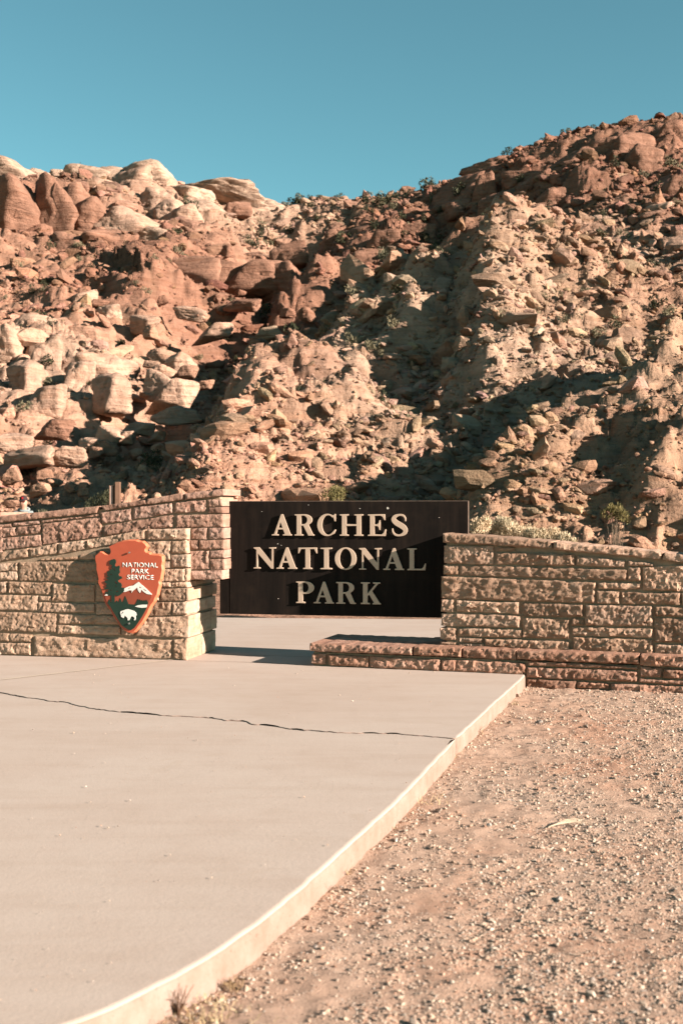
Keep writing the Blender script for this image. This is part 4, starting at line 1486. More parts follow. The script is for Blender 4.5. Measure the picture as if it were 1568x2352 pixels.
ARROW = [(425, 290), (540, 238), (650, 204), (760, 190), (885, 192), (940, 214), (1000, 216), (1045, 252), (1072, 292), (1042, 335), (1040, 372), (1068, 400), (1112, 408), (1140, 436), (1200, 442), (1290, 446), (1338, 462), (1345, 550), (1330, 610), (1340, 690), (1326, 770), (1312, 850), (1282, 900), (1292, 950), (1266, 1040),
         (1252, 1120), (1216, 1180), (1196, 1240), (1150, 1300), (1112, 1370), (1086, 1440), (1040, 1520), (1000, 1590), (950, 1650), (902, 1720), (855, 1768), (810, 1790), (755, 1780), (690, 1742), (640, 1694), (602, 1650), (572, 1590), (522, 1530), (482, 1470), (452, 1400), (410, 1350), (370, 1290), (342, 1230), (322, 1150), (300, 1060),
         (270, 990), (236, 920), (242, 850), (226, 770), (206, 690), (206, 600), (186, 520), (184, 455), (238, 412), (262, 390), (300, 394), (342, 424), (400, 441), (440, 425), (456, 382), (446, 330)]
e0 = c4(780, 1000)
emb = tag(empty("arrowhead_emblem", (FL.o[0], FL.o[1], 0), -A_L), "orange arrowhead shaped emblem with tree, mountain and bison on the left wall", "emblem")
out = [c4(*p) for p in ARROW]
# scalloped edge: between the traced points the rim is chipped in shallow bites
ring = []
for i, p in enumerate(out):
    ring.append(p)
cen = (sum(p[0] for p in ring) / len(ring), sum(p[1] for p in ring) / len(ring))


def inset(pts, d):
    n_ = len(pts)
    res = []
    for i in range(n_):
        a, b, c = pts[i - 1], pts[i], pts[(i + 1) % n_]
        d1 = Vector((b[0] - a[0], b[1] - a[1])).normalized(); d2 = Vector((c[0] - b[0], c[1] - b[1])).normalized()
        m_ = (d1 + d2).normalized()
        res.append((b[0] - m_.y * d, b[1] + m_.x * d))
    return res


_ar = sum(p[0] * q_[1] - q_[0] * p[1] for p, q_ in zip(ring, ring[1:] + ring[:1]))
sgn_ = 1 if _ar > 0 else -1
bm = bmesh.new()
lay = [(inset(ring, 0.0), AF), (inset(ring, -0.010 * sgn_), AF + 0.016), (inset(ring, -0.016 * sgn_), AB)]
rr_ = [[bm.verts.new((p[0], y_, p[1])) for p in pts] for pts, y_ in lay]
f0 = bm.faces.new(rr_[0]); f1 = bm.faces.new(rr_[-1][::-1])
n_ = len(ring)
rimf = []
for a, b in zip(rr_[:-1], rr_[1:]):
    for i in range(n_):
        rimf.append(bm.faces.new((a[i], b[i], b[(i + 1) % n_], a[(i + 1) % n_])))
bmesh.ops.recalc_face_normals(bm, faces=bm.faces[:])
for f in rimf: f.material_index = 1
bmesh.ops.triangulate(bm, faces=[f0, f1])
plate = bm_obj("plate", bm, M_ORANGE, emb)
plate.data.materials.append(M_RIM)


def relief(name, pts, mat, proud, base=0.0, holes=(), parent=None):
    lps = [[c4(*p) for p in pts]] + [[c4(*p) for p in h_] for h_ in holes]
    me_ = curve_mesh(name, lps, proud / 2, 0.0)
    me_.materials.append(mat)
    return mesh_obj(name, me_, parent or emb, (0, AF - base - proud / 2 - 0.0006, 0), (math.radians(90), 0, 0))


relief("mountain_base", [(356, 1152), (500, 1140), (560, 1130), (680, 1082), (740, 1066), (800, 1092), (880, 1036), (930, 1050), (960, 1096), (1000, 1062), (1090, 1116), (1172, 1132), (1160, 1180), (1112, 1262), (1060, 1330), (420, 1330), (392, 1262), (366, 1200)], M_DRED, 0.004)
relief("snow_cap", [(680, 1082), (690, 1022), (730, 1000), (785, 978), (850, 968), (900, 930), (940, 905), (985, 950), (1035, 990), (1090, 1042), (1176, 1128), (1085, 1116), (1020, 1072), (990, 1040), (978, 1062), (968, 1102), (945, 1075), (930, 1050), (918, 1000), (880, 1032), (845, 1058), (815, 1100), (825, 1056), (785, 1050), (722, 1076)], M_EWHITE, 0.007, 0.0, [[(742, 1030), (785, 1005), (800, 1006), (760, 1032)], [(955, 985), (985, 1000), (975, 1015), (950, 1010)], [(1030, 1028), (1080, 1058), (1060, 1062), (1024, 1044)]])
relief("snow_patch", [(345, 1140), (378, 1118), (416, 1128), (400, 1146)], M_EWHITE, 0.007)
relief("green_valley", [(400, 1276), (432, 1208), (464, 1262), (530, 1272), (562, 1228), (590, 1264), (622, 1185), (650, 1258), (664, 1262), (710, 1150), (765, 1290), (880, 1300), (932, 1200), (948, 1236), (964, 1208), (984, 1244), (998, 1218), (1018, 1246), (1040, 1220), (1056, 1246), (1078, 1214), (1108, 1266), (1080, 1360), (1060, 1400), (1010, 1490), (960, 1570), (900, 1660), (860, 1710), (810, 1745), (760, 1735), (700, 1700), (640, 1655), (600, 1590), (560, 1520), (510, 1440), (470, 1370), (430, 1312)], M_EGREEN, 0.007)
relief("lake", [(878, 1332), (930, 1312), (1010, 1300), (1092, 1302), (1078, 1350), (1000, 1356), (930, 1346)], M_EWHITE, 0.004, 0.007)
bis = relief("bison", [(625, 1430), (640, 1410), (682, 1400), (712, 1386), (760, 1378), (820, 1394), (870, 1414), (898, 1442), (906, 1480), (890, 1502), (896, 1540), (885, 1572), (864, 1572), (874, 1540), (860, 1514), (830, 1500), (806, 1520), (792, 1550), (780, 1572), (754, 1572), (756, 1540), (735, 1514), (705, 1488), (692, 1518), (680, 1536), (662, 1520), (642, 1516), (640, 1490), (628, 1460)], M_EWHITE, 0.006, 0.007)
relief("bison_eye", [(652, 1452), (662, 1452), (662, 1462), (652, 1462)], M_EGREEN, 0.002, 0.013)
relief("bison_horn", [(668, 1432), (674, 1422), (680, 1436), (674, 1446)], M_EGREEN, 0.002, 0.013)
relief("pine_tree_relief", [(444, 540), (470, 516), (515, 504), (542, 520), (550, 560), (536, 592), (530, 628), (570, 640), (600, 618), (616, 640), (608, 690), (618, 740), (592, 770), (602, 804), (640, 808), (658, 842), (618, 860), (582, 880), (590, 908), (632, 922), (650, 962), (640, 1002), (692, 1008), (692, 1060), (660, 1100), (610, 1140), (570, 1156), (540, 1130), (526, 1140), (526, 1268), (470, 1268), (470, 1140), (420, 1142), (408, 1112), (360, 1112), (360, 1088), (420, 1080), (402, 1060), (430, 1034), (350, 1032), (350, 1012), (400, 1000), (368, 970), (400, 942), (345, 902), (362, 884), (400, 880), (420, 862), (380, 842), (386, 828), (440, 822), (390, 802), (402, 780), (394, 736), (430, 718), (450, 690), (490, 680), (470, 650), (482, 612), (438, 602), (434, 580)],
       M_EGREEN, 0.009, 0.0, [[(505, 665), (520, 660), (530, 690), (522, 715), (508, 700)], [(445, 772), (475, 768), (478, 782), (448, 784)], [(520, 905), (545, 900), (575, 945), (555, 940)], [(520, 965), (545, 975), (570, 985), (545, 990)], [(535, 1080), (580, 1055), (592, 1066), (556, 1086)], [(512, 570), (522, 566), (524, 590), (514, 590)], [(440, 1048), (470, 1040), (480, 1050), (450, 1060)]])


def text_part(name, body, x0, x1, ytop, ybot):
    cu = bpy.data.curves.new(name, 'FONT')
    cu.body = body
    cu.extrude = 0.0
    cu.offset = 0.004
    cu.space_character = 1.04
    o = bpy.data.objects.new(name, cu)
    COL.objects.link(o)
    me_ = bpy.data.meshes.new_from_object(o.evaluated_get(bpy.context.evaluated_depsgraph_get()))
    bpy.data.objects.remove(o)
    co = np.array([v.co[:] for v in me_.vertices])
    a, b = c4(x0, ybot), c4(x1, ytop)
    mn, mx = co.min(0), co.max(0)
    co[:, 0] = (co[:, 0] - mn[0]) / (mx[0] - mn[0]) * (b[0] - a[0])
    co[:, 1] = (co[:, 1] - mn[1]) / (mx[1] - mn[1]) * (b[1] - a[1])
    me_.vertices.foreach_set("co", co.astype(np.float32).ravel())
    bm = bmesh.new()
    bm.from_mesh(me_)
    bmesh.ops.remove_doubles(bm, verts=bm.verts[:], dist=1e-5)
    r_ = bmesh.ops.extrude_face_region(bm, geom=bm.faces[:])
    for v in [g for g in r_['geom'] if isinstance(g, bmesh.types.BMVert)]:
        v.co.z += 0.0022
    bmesh.ops.recalc_face_normals(bm, faces=bm.faces[:])
    bm.to_mesh(me_)
    bm.free()
    me_.materials.clear()
    me_.materials.append(M_EWHITE)
    mesh_obj(name, me_, emb, (a[0], AF - 0.0006, a[1]), (math.radians(90), 0, 0))


text_part("lettering", "NATIONAL", 660, 1270, 572, 648)
text_part("lettering", "PARK", 812, 1116, 680, 756)
text_part("lettering", "SERVICE", 736, 1196, 786, 862)
for (x, y) in ((782, 395), (778, 1630)):
    t, z = c4(x, y)
    bm = bmesh.new()
    bmesh.ops.create_cone(bm, segments=10, radius1=0.0115, radius2=0.009, depth=0.012, cap_ends=True, matrix=Matrix.Translation((t, AF - 0.0145, z)) @ Matrix.Rotation(math.radians(90), 4, 'X'))
    bm_obj("bolt", bm, M_BOLT, emb)
# two stand-off rods tie it to the stones
for (x, y) in ((782, 560), (778, 1400)):
    t, z = c4(x, y)
    bm = bmesh.new()
    bmesh.ops.create_cone(bm, segments=8, radius1=0.02, radius2=0.02, depth=0.13, cap_ends=True, matrix=Matrix.Translation((t, 0.004, z)) @ Matrix.Rotation(math.radians(90), 4, 'X'))
    bm_obj("mounting_rod", bm, M_BOLT, emb)

# ------------------------------------------------------------------ single boulders on the hill
BIG = []
for i in range(10):
    V, Fc = rock_mesh("boulder", 1300 + i * 11, 4, 4 + i % 4, (1, 1, 1), 0.09 if i < 5 else 0.06, 0.72 if i < 5 else 0.25, 0.5 if i < 5 else 0.9)
    BIG.append(mesh_fast("boulder", V, Fc, True, M_ROCKO))


ANCHORS = [(5, "the left border"), (55, "the person"), (150, "the coping before the post"), (264, "the brown post"), (335, "the arrowhead emblem"), (430, "the left wall's top"), (525, "the sign's left end"),
           (590, "the gap before the A"), (645, "the A of ARCHES"), (705, "the R of ARCHES"), (750, "the C of ARCHES"), (807, "the H of ARCHES"), (865, "the E of ARCHES"), (916, "the S of ARCHES"), (995, "the sign's blank right"),
           (1070, "the sign's right end"), (1150, "the tallest rabbitbrush"), (1265, "the rounded rabbitbrush"), (1345, "the coping before the olive shrub"), (1415, "the olive shrub"), (1485, "the coping past the olive shrub"), (1562, "the right border")]
HEIGHTS = ["at the foot", "low", "a quarter up", "a third up", "below halfway", "halfway up", "above halfway", "two thirds up", "three quarters up", "near the skyline", "on the skyline"]
PENDING = []


def where(x, y):
    f = (1140 - y) / (1140 - float(np.interp(x, _sx, _sy)))
    hw = HEIGHTS[int(max(0, min(10, round(f * 10))))]
    return f"{hw}, above {min(ANCHORS, key=lambda a: abs(a[0] - x))[1]}"


def settle_labels():
    """things that would read alike are told apart by their order from left to right"""
    byl = {}
    for o, lab, x in PENDING: byl.setdefault(lab, []).append((x, o))
    order = ["leftmost", "second from left", "third from left", "fourth from left", "fifth from left", "sixth from left", "seventh from left", "eighth from left", "ninth from left", "tenth from left", "eleventh from left", "twelfth from left"]
    for lab, items in byl.items():
        items.sort(key=lambda q_: q_[0])
        for k_, (x, o) in enumerate(items):
            o["label"] = lab if len(items) == 1 else lab + ", " + (order[k_] if k_ < len(items) - 1 or k_ == 0 else "rightmost")


def put_boulder(x, y, rx, ry, kind=None, tone=None, label=None, group=None, dep=1.0, sink=0.25):
    X, Y, Z = hit(x, y + ry * 0.55)
    s = Y / F
    hz = CAM_Z + (CY - y) / F * Y
    o = bpy.data.objects.new("boulder", BIG[kind if kind is not None else random.randrange(10)])
    o.location = (X, Y + ry * s * 0.3, hz - ry * s * 0.06)
    o.scale = (rx * s * 1.12, (rx + ry) * 0.5 * s * dep * 1.1, ry * s * 1.18)
    o.rotation_euler = (random.uniform(-0.2, 0.2), random.uniform(-0.2, 0.2), random.uniform(-0.5, 0.5))
    t = tone_at(np.array([X]), np.array([Y]))[0] * random.uniform(0.85, 1.2) if tone is None else np.array(tone) * random.uniform(0.9, 1.1)
    o.color = (t[0], t[1], t[2], 1)
    link(o)
    big = "huge" if rx > 55 else ("large" if rx > 34 else ("mid-sized" if rx > 20 else "small"))
    lum = t[0]; red_ = t[0] / t[2]
    shade = label or ("pale" if lum > 0.47 else ("rust red" if lum < 0.34 and red_ > 2.4 else ("pinkish" if red_ > 2.45 else "tan")))
    PENDING.append((o, f"{big} {shade} boulder {where(x, y)}", x))
    tag(o, None, "boulder", group or "boulders on the hillside")
    return o


PALE = (0.52, 0.36, 0.262)
PINKR = (0.54, 0.345, 0.245)
REDR = (0.31, 0.165, 0.110)
TANR = (0.45, 0.31, 0.21)
# the rounded sandstone domes on the left skyline
DOMES = [(18, 415, 85, 45, 0, PALE), (100, 425, 60, 28, 1, PALE), (190, 412, 60, 24, 2, PALE), (335, 408, 72, 32, 3, PALE), (255, 408, 60, 22, 4, PALE), (500, 454, 115, 15, 3, PALE), (590, 464, 65, 16, 1, PALE),
         (430, 456, 62, 22, 2, PALE), (300, 432, 52, 40, 3, PINKR), (225, 458, 72, 42, 4, PINKR), (362, 470, 42, 36, 1, PINKR), (20, 485, 72, 90, 0, REDR), (112, 502, 50, 76, 2, REDR), (200, 512, 62, 48, 3, REDR),
         (275, 520, 60, 36, 4, PINKR), (232, 552, 60, 28, 0, REDR), (150, 560, 40, 26, 1, REDR), (345, 540, 46, 18, 2, PALE), (420, 508, 52, 24, 3, PINKR), (395, 490, 40, 28, 4, PINKR), (542, 482, 26, 16, 5, REDR),
         (130, 398, 16, 9, 6, PALE), (60, 445, 55, 35, 1, PINKR), (-70, 470, 90, 80, 2, REDR), (-60, 410, 80, 40, 3, PALE), (465, 480, 45, 18, 4, PALE)]
for i, (x, y, rx, ry, k, t) in enumerate(DOMES):
    shade = "pale" if t is PALE else ("pink" if t is PINKR else "rust red")
    put_boulder(x, y, rx, ry, k, t, f"{shade} rounded dome-like", "domes of the left skyline outcrop", 1.25)
SPEC = [  # the red ledges, the spine on the right, and boulders that catch the eye
    (410, 630, 95, 34, 5, REDR), (330, 632, 60, 30, 6, REDR), (505, 628, 60, 34, 7, REDR), (590, 640, 75, 36, 8, REDR), (655, 650, 42, 34, 9, REDR), (660, 590, 40, 26, 5, REDR), (300, 612, 40, 16, 6, REDR),
    (830, 555, 72, 42, 7, REDR), (770, 560, 38, 32, 8, REDR), (890, 570, 46, 34, 9, REDR), (850, 600, 48, 26, 5, REDR), (960, 540, 46, 24, 6, REDR), (790, 610, 40, 22, 7, REDR),
    (1165, 378, 54, 20, 1, REDR), (1085, 440, 52, 40, 8, REDR), (1118, 448, 28, 36, 9, REDR), (1140, 475, 40, 26, 5, REDR), (1200, 418, 50, 24, 6, REDR), (1250, 430, 60, 36, 7, REDR), (1330, 385, 55, 36, 8, REDR),
    (1390, 360, 48, 30, 9, REDR), (1445, 350, 46, 40, 5, REDR), (1475, 372, 36, 40, 6, REDR), (1400, 420, 44, 28, 7, TANR), (1540, 315, 50, 28, 8, REDR), (1500, 300, 40, 14, 9, REDR), (1290, 460, 48, 26, 5, REDR),
    (1230, 490, 50, 20, 6, REDR), (1060, 480, 44, 26, 7, REDR), (1520, 490, 36, 24, 8, PINKR), (1380, 512, 28, 18, 1, PINKR), (1560, 440, 40, 28, 9, REDR), (1340, 335, 30, 10, 6, REDR), (1260, 350, 44, 12, 7, REDR),
    (1180, 590, 44, 20, 0, REDR), (1215, 505, 26, 24, 7, PALE), (1205, 530, 26, 18, 8, PINKR), (1230, 610, 42, 26, 1, REDR), (1290, 622, 46, 30, 2, REDR), (1200, 640, 40, 24, 3, REDR), (1240, 690, 56, 38, 4, TANR), (1195, 672, 30, 18, 0, REDR),
    (1165, 775, 48, 42, 1, TANR), (1140, 690, 30, 20, 2, REDR), (1300, 690, 40, 26, 3, TANR), (1380, 650, 46, 22, 4, PALE), (1280, 740, 50, 18, 0, TANR), (1200, 720, 32, 18, 7, TANR), (1120, 730, 26, 24, 8, REDR),
    (225, 850, 60, 42, 0, PINKR), (255, 905, 48, 46, 6, TANR), (180, 870, 36, 48, 7, PINKR), (365, 885, 42, 28, 2, TANR), (405, 905, 42, 32, 8, TANR), (410, 835, 36, 22, 3, PINKR), (20, 800, 30, 44, 9, PINKR), (70, 750, 42, 28, 4, PINKR),
    (30, 770, 40, 26, 0, PINKR), (100, 830, 30, 30, 5, PALE), (60, 870, 46, 40, 6, PALE), (110, 920, 40, 40, 7, PALE), (415, 950, 36, 16, 1, TANR), (260, 1000, 48, 16, 2, PALE), (130, 985, 34, 22, 8, REDR), (165, 1052, 42, 20, 9, TANR),
    (70, 1052, 62, 20, 5, TANR), (30, 1015, 46, 18, 6, PALE), (290, 1005, 22, 16, 7, TANR), (330, 985, 26, 14, 8, TANR), (210, 1020, 32, 14, 3, TANR), (485, 1040, 14, 24, 9, TANR), (600, 855, 34, 24, 0, TANR), (640, 830, 30, 22, 1, TANR),
    (700, 800, 40, 20, 2, TANR), (575, 880, 22, 16, 3, TANR), (650, 900, 22, 30, 9, TANR), (760, 990, 24, 20, 4, REDR), (762, 1022, 26, 18, 0, REDR), (766, 1048, 28, 18, 1, REDR), (752, 1072, 26, 14, 2, REDR), (740, 1090, 24, 12, 3, REDR),
    (925, 790, 26, 22, 5, TANR), (925, 828, 24, 28, 6, TANR), (870, 805, 22, 26, 2, TANR), (855, 830, 18, 14, 3, PINKR), (965, 780, 22, 18, 7, TANR), (985, 995, 28, 15, 1, TANR), (930, 945, 34, 18, 8, PALE), (880, 985, 26, 15, 9, TANR),
    (895, 1010, 22, 14, 2, PINKR), (1040, 950, 20, 14, 5, TANR), (1090, 945, 26, 16, 3, TANR), (1020, 970, 24, 12, 6, PALE), (1070, 1075, 14, 20, 7, TANR), (1020, 1080, 28, 24, 8, TANR), (960, 1100, 24, 18, 9, TANR), (1000, 1125, 36, 22, 5, TANR),
    (1310, 955, 26, 22, 5, PALE), (1380, 950, 22, 20, 6, TANR), (1480, 900, 26, 22, 7, REDR), (1530, 1120, 26, 18, 8, TANR), (1550, 1200, 28, 26, 9, PINKR), (1490, 1160, 20, 14, 0, TANR), (440, 640, 40, 12, 7, REDR), (120, 640, 26, 12, 3, PINKR),
    (190, 690, 34, 18, 8, PINKR), (330, 740, 40, 16, 2, PINKR), (250, 720, 30, 18, 3, PINKR), (440, 720, 44, 14, 6, PINKR), (560, 700, 42, 14, 7, REDR), (500, 760, 34, 16, 8, PINKR), (620, 770, 30, 12, 9, TANR),
]
for (x, y, rx, ry, k, t) in SPEC:
    if x < 450 and y > 700 and t in (TANR, PALE): t = PINKR
    w_ = {REDR: "rust red", PINKR: "pinkish", TANR: "tan", PALE: "pale"}[t]
    put_boulder(x, y, rx, ry, k, t, w_)
for _ in range(300 - len(DOMES) - len(SPEC)):
    x = random.uniform(0, 1568); y = random.uniform(520, 1140)
    r_ = random.uniform(9, 20)
    put_boulder(x, y, r_ * random.uniform(1, 1.5), r_ * random.uniform(0.6, 0.9))

# ------------------------------------------------------------------ shrubs on the hill
M_JUN = mat_leaf("juniper_foliage", (0.032, 0.036, 0.018), (0.095, 0.092, 0.045))
M_SAGE = mat_leaf("sage_foliage", (0.13, 0.115, 0.066), (0.25, 0.215, 0.135))
M_WOOD = mat_plain("grey_wood", (0.20, 0.145, 0.10), 0.9, 0.1, 0.3, 20)
M_STRAW = mat_leaf("dry_straw", (0.42, 0.30, 0.16), (0.66, 0.52, 0.32))
M_STRAWD = mat_leaf("dry_brown_grass", (0.20, 0.115, 0.06), (0.46, 0.32, 0.18))


def leaf_cloud(n_, r, blobs, size, seed, flat=0.8, up=0.0):
    """loose tufts of small leaf faces filling a few uneven lobes"""
    g = np.random.default_rng(seed)
    V, Fc = [], []
    lob = [(g.normal(0, 0.42, 3) * np.array([1, 1, 0.5]) * r + np.array([0, 0, r * flat * g.uniform(0.5, 1.1)]), r * g.uniform(0.30, 0.55)) for _ in range(blobs)]
    for i in range(n_):
        c, rr2 = lob[i % blobs]
        d = g.normal(size=3); d /= np.linalg.norm(d)
        p = c + d * rr2 * g.uniform(0.45, 1.0) ** 0.5
        p[2] = max(p[2], 0.02)
        a = g.normal(size=3); a[2] += up; a /= np.linalg.norm(a)
        b = np.cross(a, g.normal(size=3)); b /= np.linalg.norm(b) + 1e-9
        s = size * g.uniform(0.6, 1.4)
        k = len(V)
        V += [p - a * s - b * s * 0.35, p - a * s + b * s * 0.35, p + a * s + b * s * 0.2, p + a * s - b * s * 0.2]
        Fc.append((k, k + 1, k + 2, k + 3))
    return np.array(V), np.array(Fc)


def stems_bm(n_, r, h, seed, rad):
    g = random.Random(seed)
    bm = bmesh.new()
    for _ in range(n_):
        an = g.uniform(0, 6.28); l = r * g.uniform(0.3, 0.9)
        p1 = (math.cos(an) * l * 0.5, math.sin(an) * l * 0.5, h * 0.5); p2 = (math.cos(an + .3) * l, math.sin(an + .3) * l, h * g.uniform(0.75, 1.0))
        tube(bm, [(0, 0, -0.05), p1, p2], [rad, rad * 0.7, rad * 0.3], 5)
    return bm


JUN = [mesh_fast("shrub", *leaf_cloud(230, 1.0, 5, 0.13, 40 + i), False, M_JUN) for i in range(3)]
SAGE = [mesh_fast("shrub", *leaf_cloud(230, 1.0, 5, 0.11, 60 + i, 0.55, 1.2), False, M_SAGE) for i in range(3)]
shr = []
g = random.Random(21)
for _ in range(120): shr.append((g.uniform(560, 1120), g.uniform(452, 600), g.uniform(4, 9), 0 if g.random() < .7 else 1))
for x in (690, 730, 768, 800, 840, 905, 935, 968, 990, 1012, 1298, 1360, 1250): shr.append((x, float(np.interp(x, _sx, _sy)) - 1, 5 if x < 1100 else 6, 0))
for _ in range(80): shr.append((g.uniform(1100, 1568), g.uniform(340, 760), g.uniform(4, 9), 0 if g.random() < .5 else 1))
for _ in range(45): shr.append((g.uniform(0, 560), g.uniform(560, 780), g.uniform(4, 8), 0 if g.random() < .5 else 1))
for _ in range(110): shr.append((g.uniform(0, 1568), g.uniform(780, 1120), g.uniform(6, 12), 1 if g.random() < .75 else 0))
for (x, y, r) in ((190, 408, 12), (430, 505, 14), (395, 565, 12), (650, 735, 18), (620, 700, 14), (880, 470, 12), (455, 885, 12), (320, 990, 14), (360, 1085, 14), (90, 745, 14), (980, 430, 14)): shr.append((x, y, r, 0))
for (x, y, r, k) in shr:
    X, Y, Z = hit(x, y)
    o = bpy.data.objects.new("shrub", (JUN if k == 0 else SAGE)[g.randrange(3)])
    s = 1.9 * r * Y / F
    o.location = (X, Y, float(hill_z(X, Y)[0]) + 0.10 * s)
    o.scale = (s * g.uniform(.9, 1.3), s * g.uniform(.9, 1.3), s * g.uniform(.9, 1.4))
    o.rotation_euler = (0, 0, g.uniform(0, 6.28))
    link(o)
    kind_ = "dark juniper shrub" if k == 0 else "grey sage bush"
    PENDING.append((o, f"{'tiny' if r < 7 else 'small'} {kind_} {where(x, y)}", x))
    tag(o, None, "shrub", kind_ + "s on the hillside")
settle_labels()


def bush(name, label, cat, X, Y, z0, h, r, mat, nleaf, leaf, seed, up=1.0, group=None, blobs=7):
    """many thin sprigs crowded into uneven lobes on a spray of stems"""
    t = tag(empty(name, (X, Y, z0), seed), label, cat, group)
    g_ = np.random.default_rng(seed)
    lobes = []
    for k in range(blobs):
        an = g_.uniform(0, 6.28); rad = r * 0.75 * math.sqrt(g_.random())
        lr = r * g_.uniform(0.28, 0.48)
        lobes.append((np.array([math.cos(an) * rad, math.sin(an) * rad, h - lr - (rad / r) ** 2 * r * 0.45 - g_.uniform(0, r * 0.5)]), lr))
    V, Fc = [], []
    for i in range(nleaf):
        c, lr = lobes[i % blobs]
        d = g_.normal(size=3); d /= np.linalg.norm(d)
        p = c + d * lr * np.array([1, 1, 1.15]) * g_.uniform(0.3, 1.0) ** 0.5
        a_ = d * 0.7 + g_.normal(size=3) * 0.5; a_[2] += up; a_ /= np.linalg.norm(a_)
        b_ = np.cross(a_, g_.normal(size=3)); b_ /= np.linalg.norm(b_) + 1e-9
        s = leaf * g_.uniform(0.6, 1.5)
        k = len(V)
        V += [p - a_ * s - b_ * s * 0.22, p - a_ * s + b_ * s * 0.22, p + a_ * s + b_ * s * 0.14, p + a_ * s - b_ * s * 0.14]
        Fc.append((k, k + 1, k + 2, k + 3))
    mesh_obj("crown", mesh_fast("crown", np.array(V), np.array(Fc), False, mat), t)
    bm = bmesh.new()
    for c, lr in lobes:
        tube(bm, [(0, 0, -0.02), (c[0] * 0.5, c[1] * 0.5, c[2] * 0.5), (c[0], c[1], c[2])], [0.014, 0.010, 0.005], 5)
    bm_obj("stem", bm, M_WOOD, t)
    return t


M_OLIVE = mat_leaf("olive_foliage", (0.085, 0.080, 0.028), (0.26, 0.215, 0.085))
M_GOLD = mat_leaf("golden_brush", (0.58, 0.44, 0.28), (0.90, 0.72, 0.50))


def at_px(x, Y):
    return (x - CX) / F * Y


for i, (x, ytop, Y, r, lab) in enumerate([
        (1115, 1182, 17.2, 0.22, "pale dry rabbitbrush nearest the dark sign, above the right wall"), (1150, 1180, 17.6, 0.26, "tallest pale dry rabbitbrush clump behind the right wall"),
        (1188, 1192, 17.3, 0.24, "pale dry rabbitbrush between its taller and lower neighbours behind the wall"), (1228, 1208, 17.0, 0.20, "low golden rabbitbrush in the middle of the clump behind the wall"),
        (1268, 1210, 17.1, 0.24, "rounded golden rabbitbrush behind the right wall"), (1300, 1222, 16.9, 0.17, "smallest golden rabbitbrush at the right end of the clump")]):
    z1 = CAM_Z + (CY - ytop) / F * Y
    bush("rabbitbrush", lab, "bush", at_px(x, Y), Y, -0.2, z1 + 0.2, r, M_GOLD, 2600, 0.016, 300 + i, 0.8, "rabbitbrush behind the right wall", 14)
bush("shrub", "upright olive shrub standing in shade behind the right wall", "shrub", at_px(1415, 24), 24.0, -0.2, 1.95, 0.30, M_OLIVE, 1500, 0.024, 330, 0.8, None, 12)
bush("juniper", "olive green juniper bush showing above the top of the dark sign", "shrub", at_px(765, 27), 27.0, 0.0, 2.20, 0.36, M_OLIVE, 1800, 0.026, 331, 0.5, None, 12)
bush("shrub", "low olive bush behind the brown post on the left", "shrub", at_px(235, 33), 33.0, 0.3, 1.9, 0.5, M_JUN, 1200, 0.035, 332, 0.8, None, 10)
bush("sage_bush", "grey sage bush beside the person at the foot of the hill", "bush", at_px(110, 31), 31.0, 0.2, 1.45, 0.5, M_SAGE, 1200, 0.03, 333, 1.0, None, 10)

# ------------------------------------------------------------------ dry plants by the paving edge
def tuft(name, label, x, y, n_, h, spread, mat, seed, lean=0.5, rad=0.0014, group=None):
    X, Y = ground_at(x, y, GZ)
    g_ = random.Random(seed)
    V, Fc = [], []
    for _ in range(n_):
        an = g_.uniform(0, 6.28); r0 = spread * math.sqrt(g_.random())
        b = Vector((math.cos(an) * r0, math.sin(an) * r0, -0.004)); a2 = g_.uniform(0, 6.28); l = h * g_.uniform(0.4, 1.1)
        d = Vector((math.cos(a2) * lean * g_.random(), math.sin(a2) * lean * g_.random(), 1)).normalized()
        side = d.cross(Vector((g_.uniform(-1, 1), g_.uniform(-1, 1), 0.1))).normalized() * rad
        bend = Vector((math.cos(a2), math.sin(a2), -0.4)) * l * lean * 0.5
        k = len(V)
        p0, p1, p2 = b, b + d * l * 0.55 + bend * 0.25, b + d * l + bend
        V += [p0 - side, p0 + side, p1 + side * 0.8, p1 - side * 0.8, p2 + side * 0.15, p2 - side * 0.15]
        Fc += [(k, k + 1, k + 2, k + 3), (k + 3, k + 2, k + 4, k + 5)]
    me_ = mesh_fast(name, [tuple(v) for v in V], Fc, False, mat)
    o = mesh_obj(name, me_, None, (X, Y, float(gravel_h(np.array([X]), np.array([Y]))[0])))
    return tag(o, label, "grass", group)


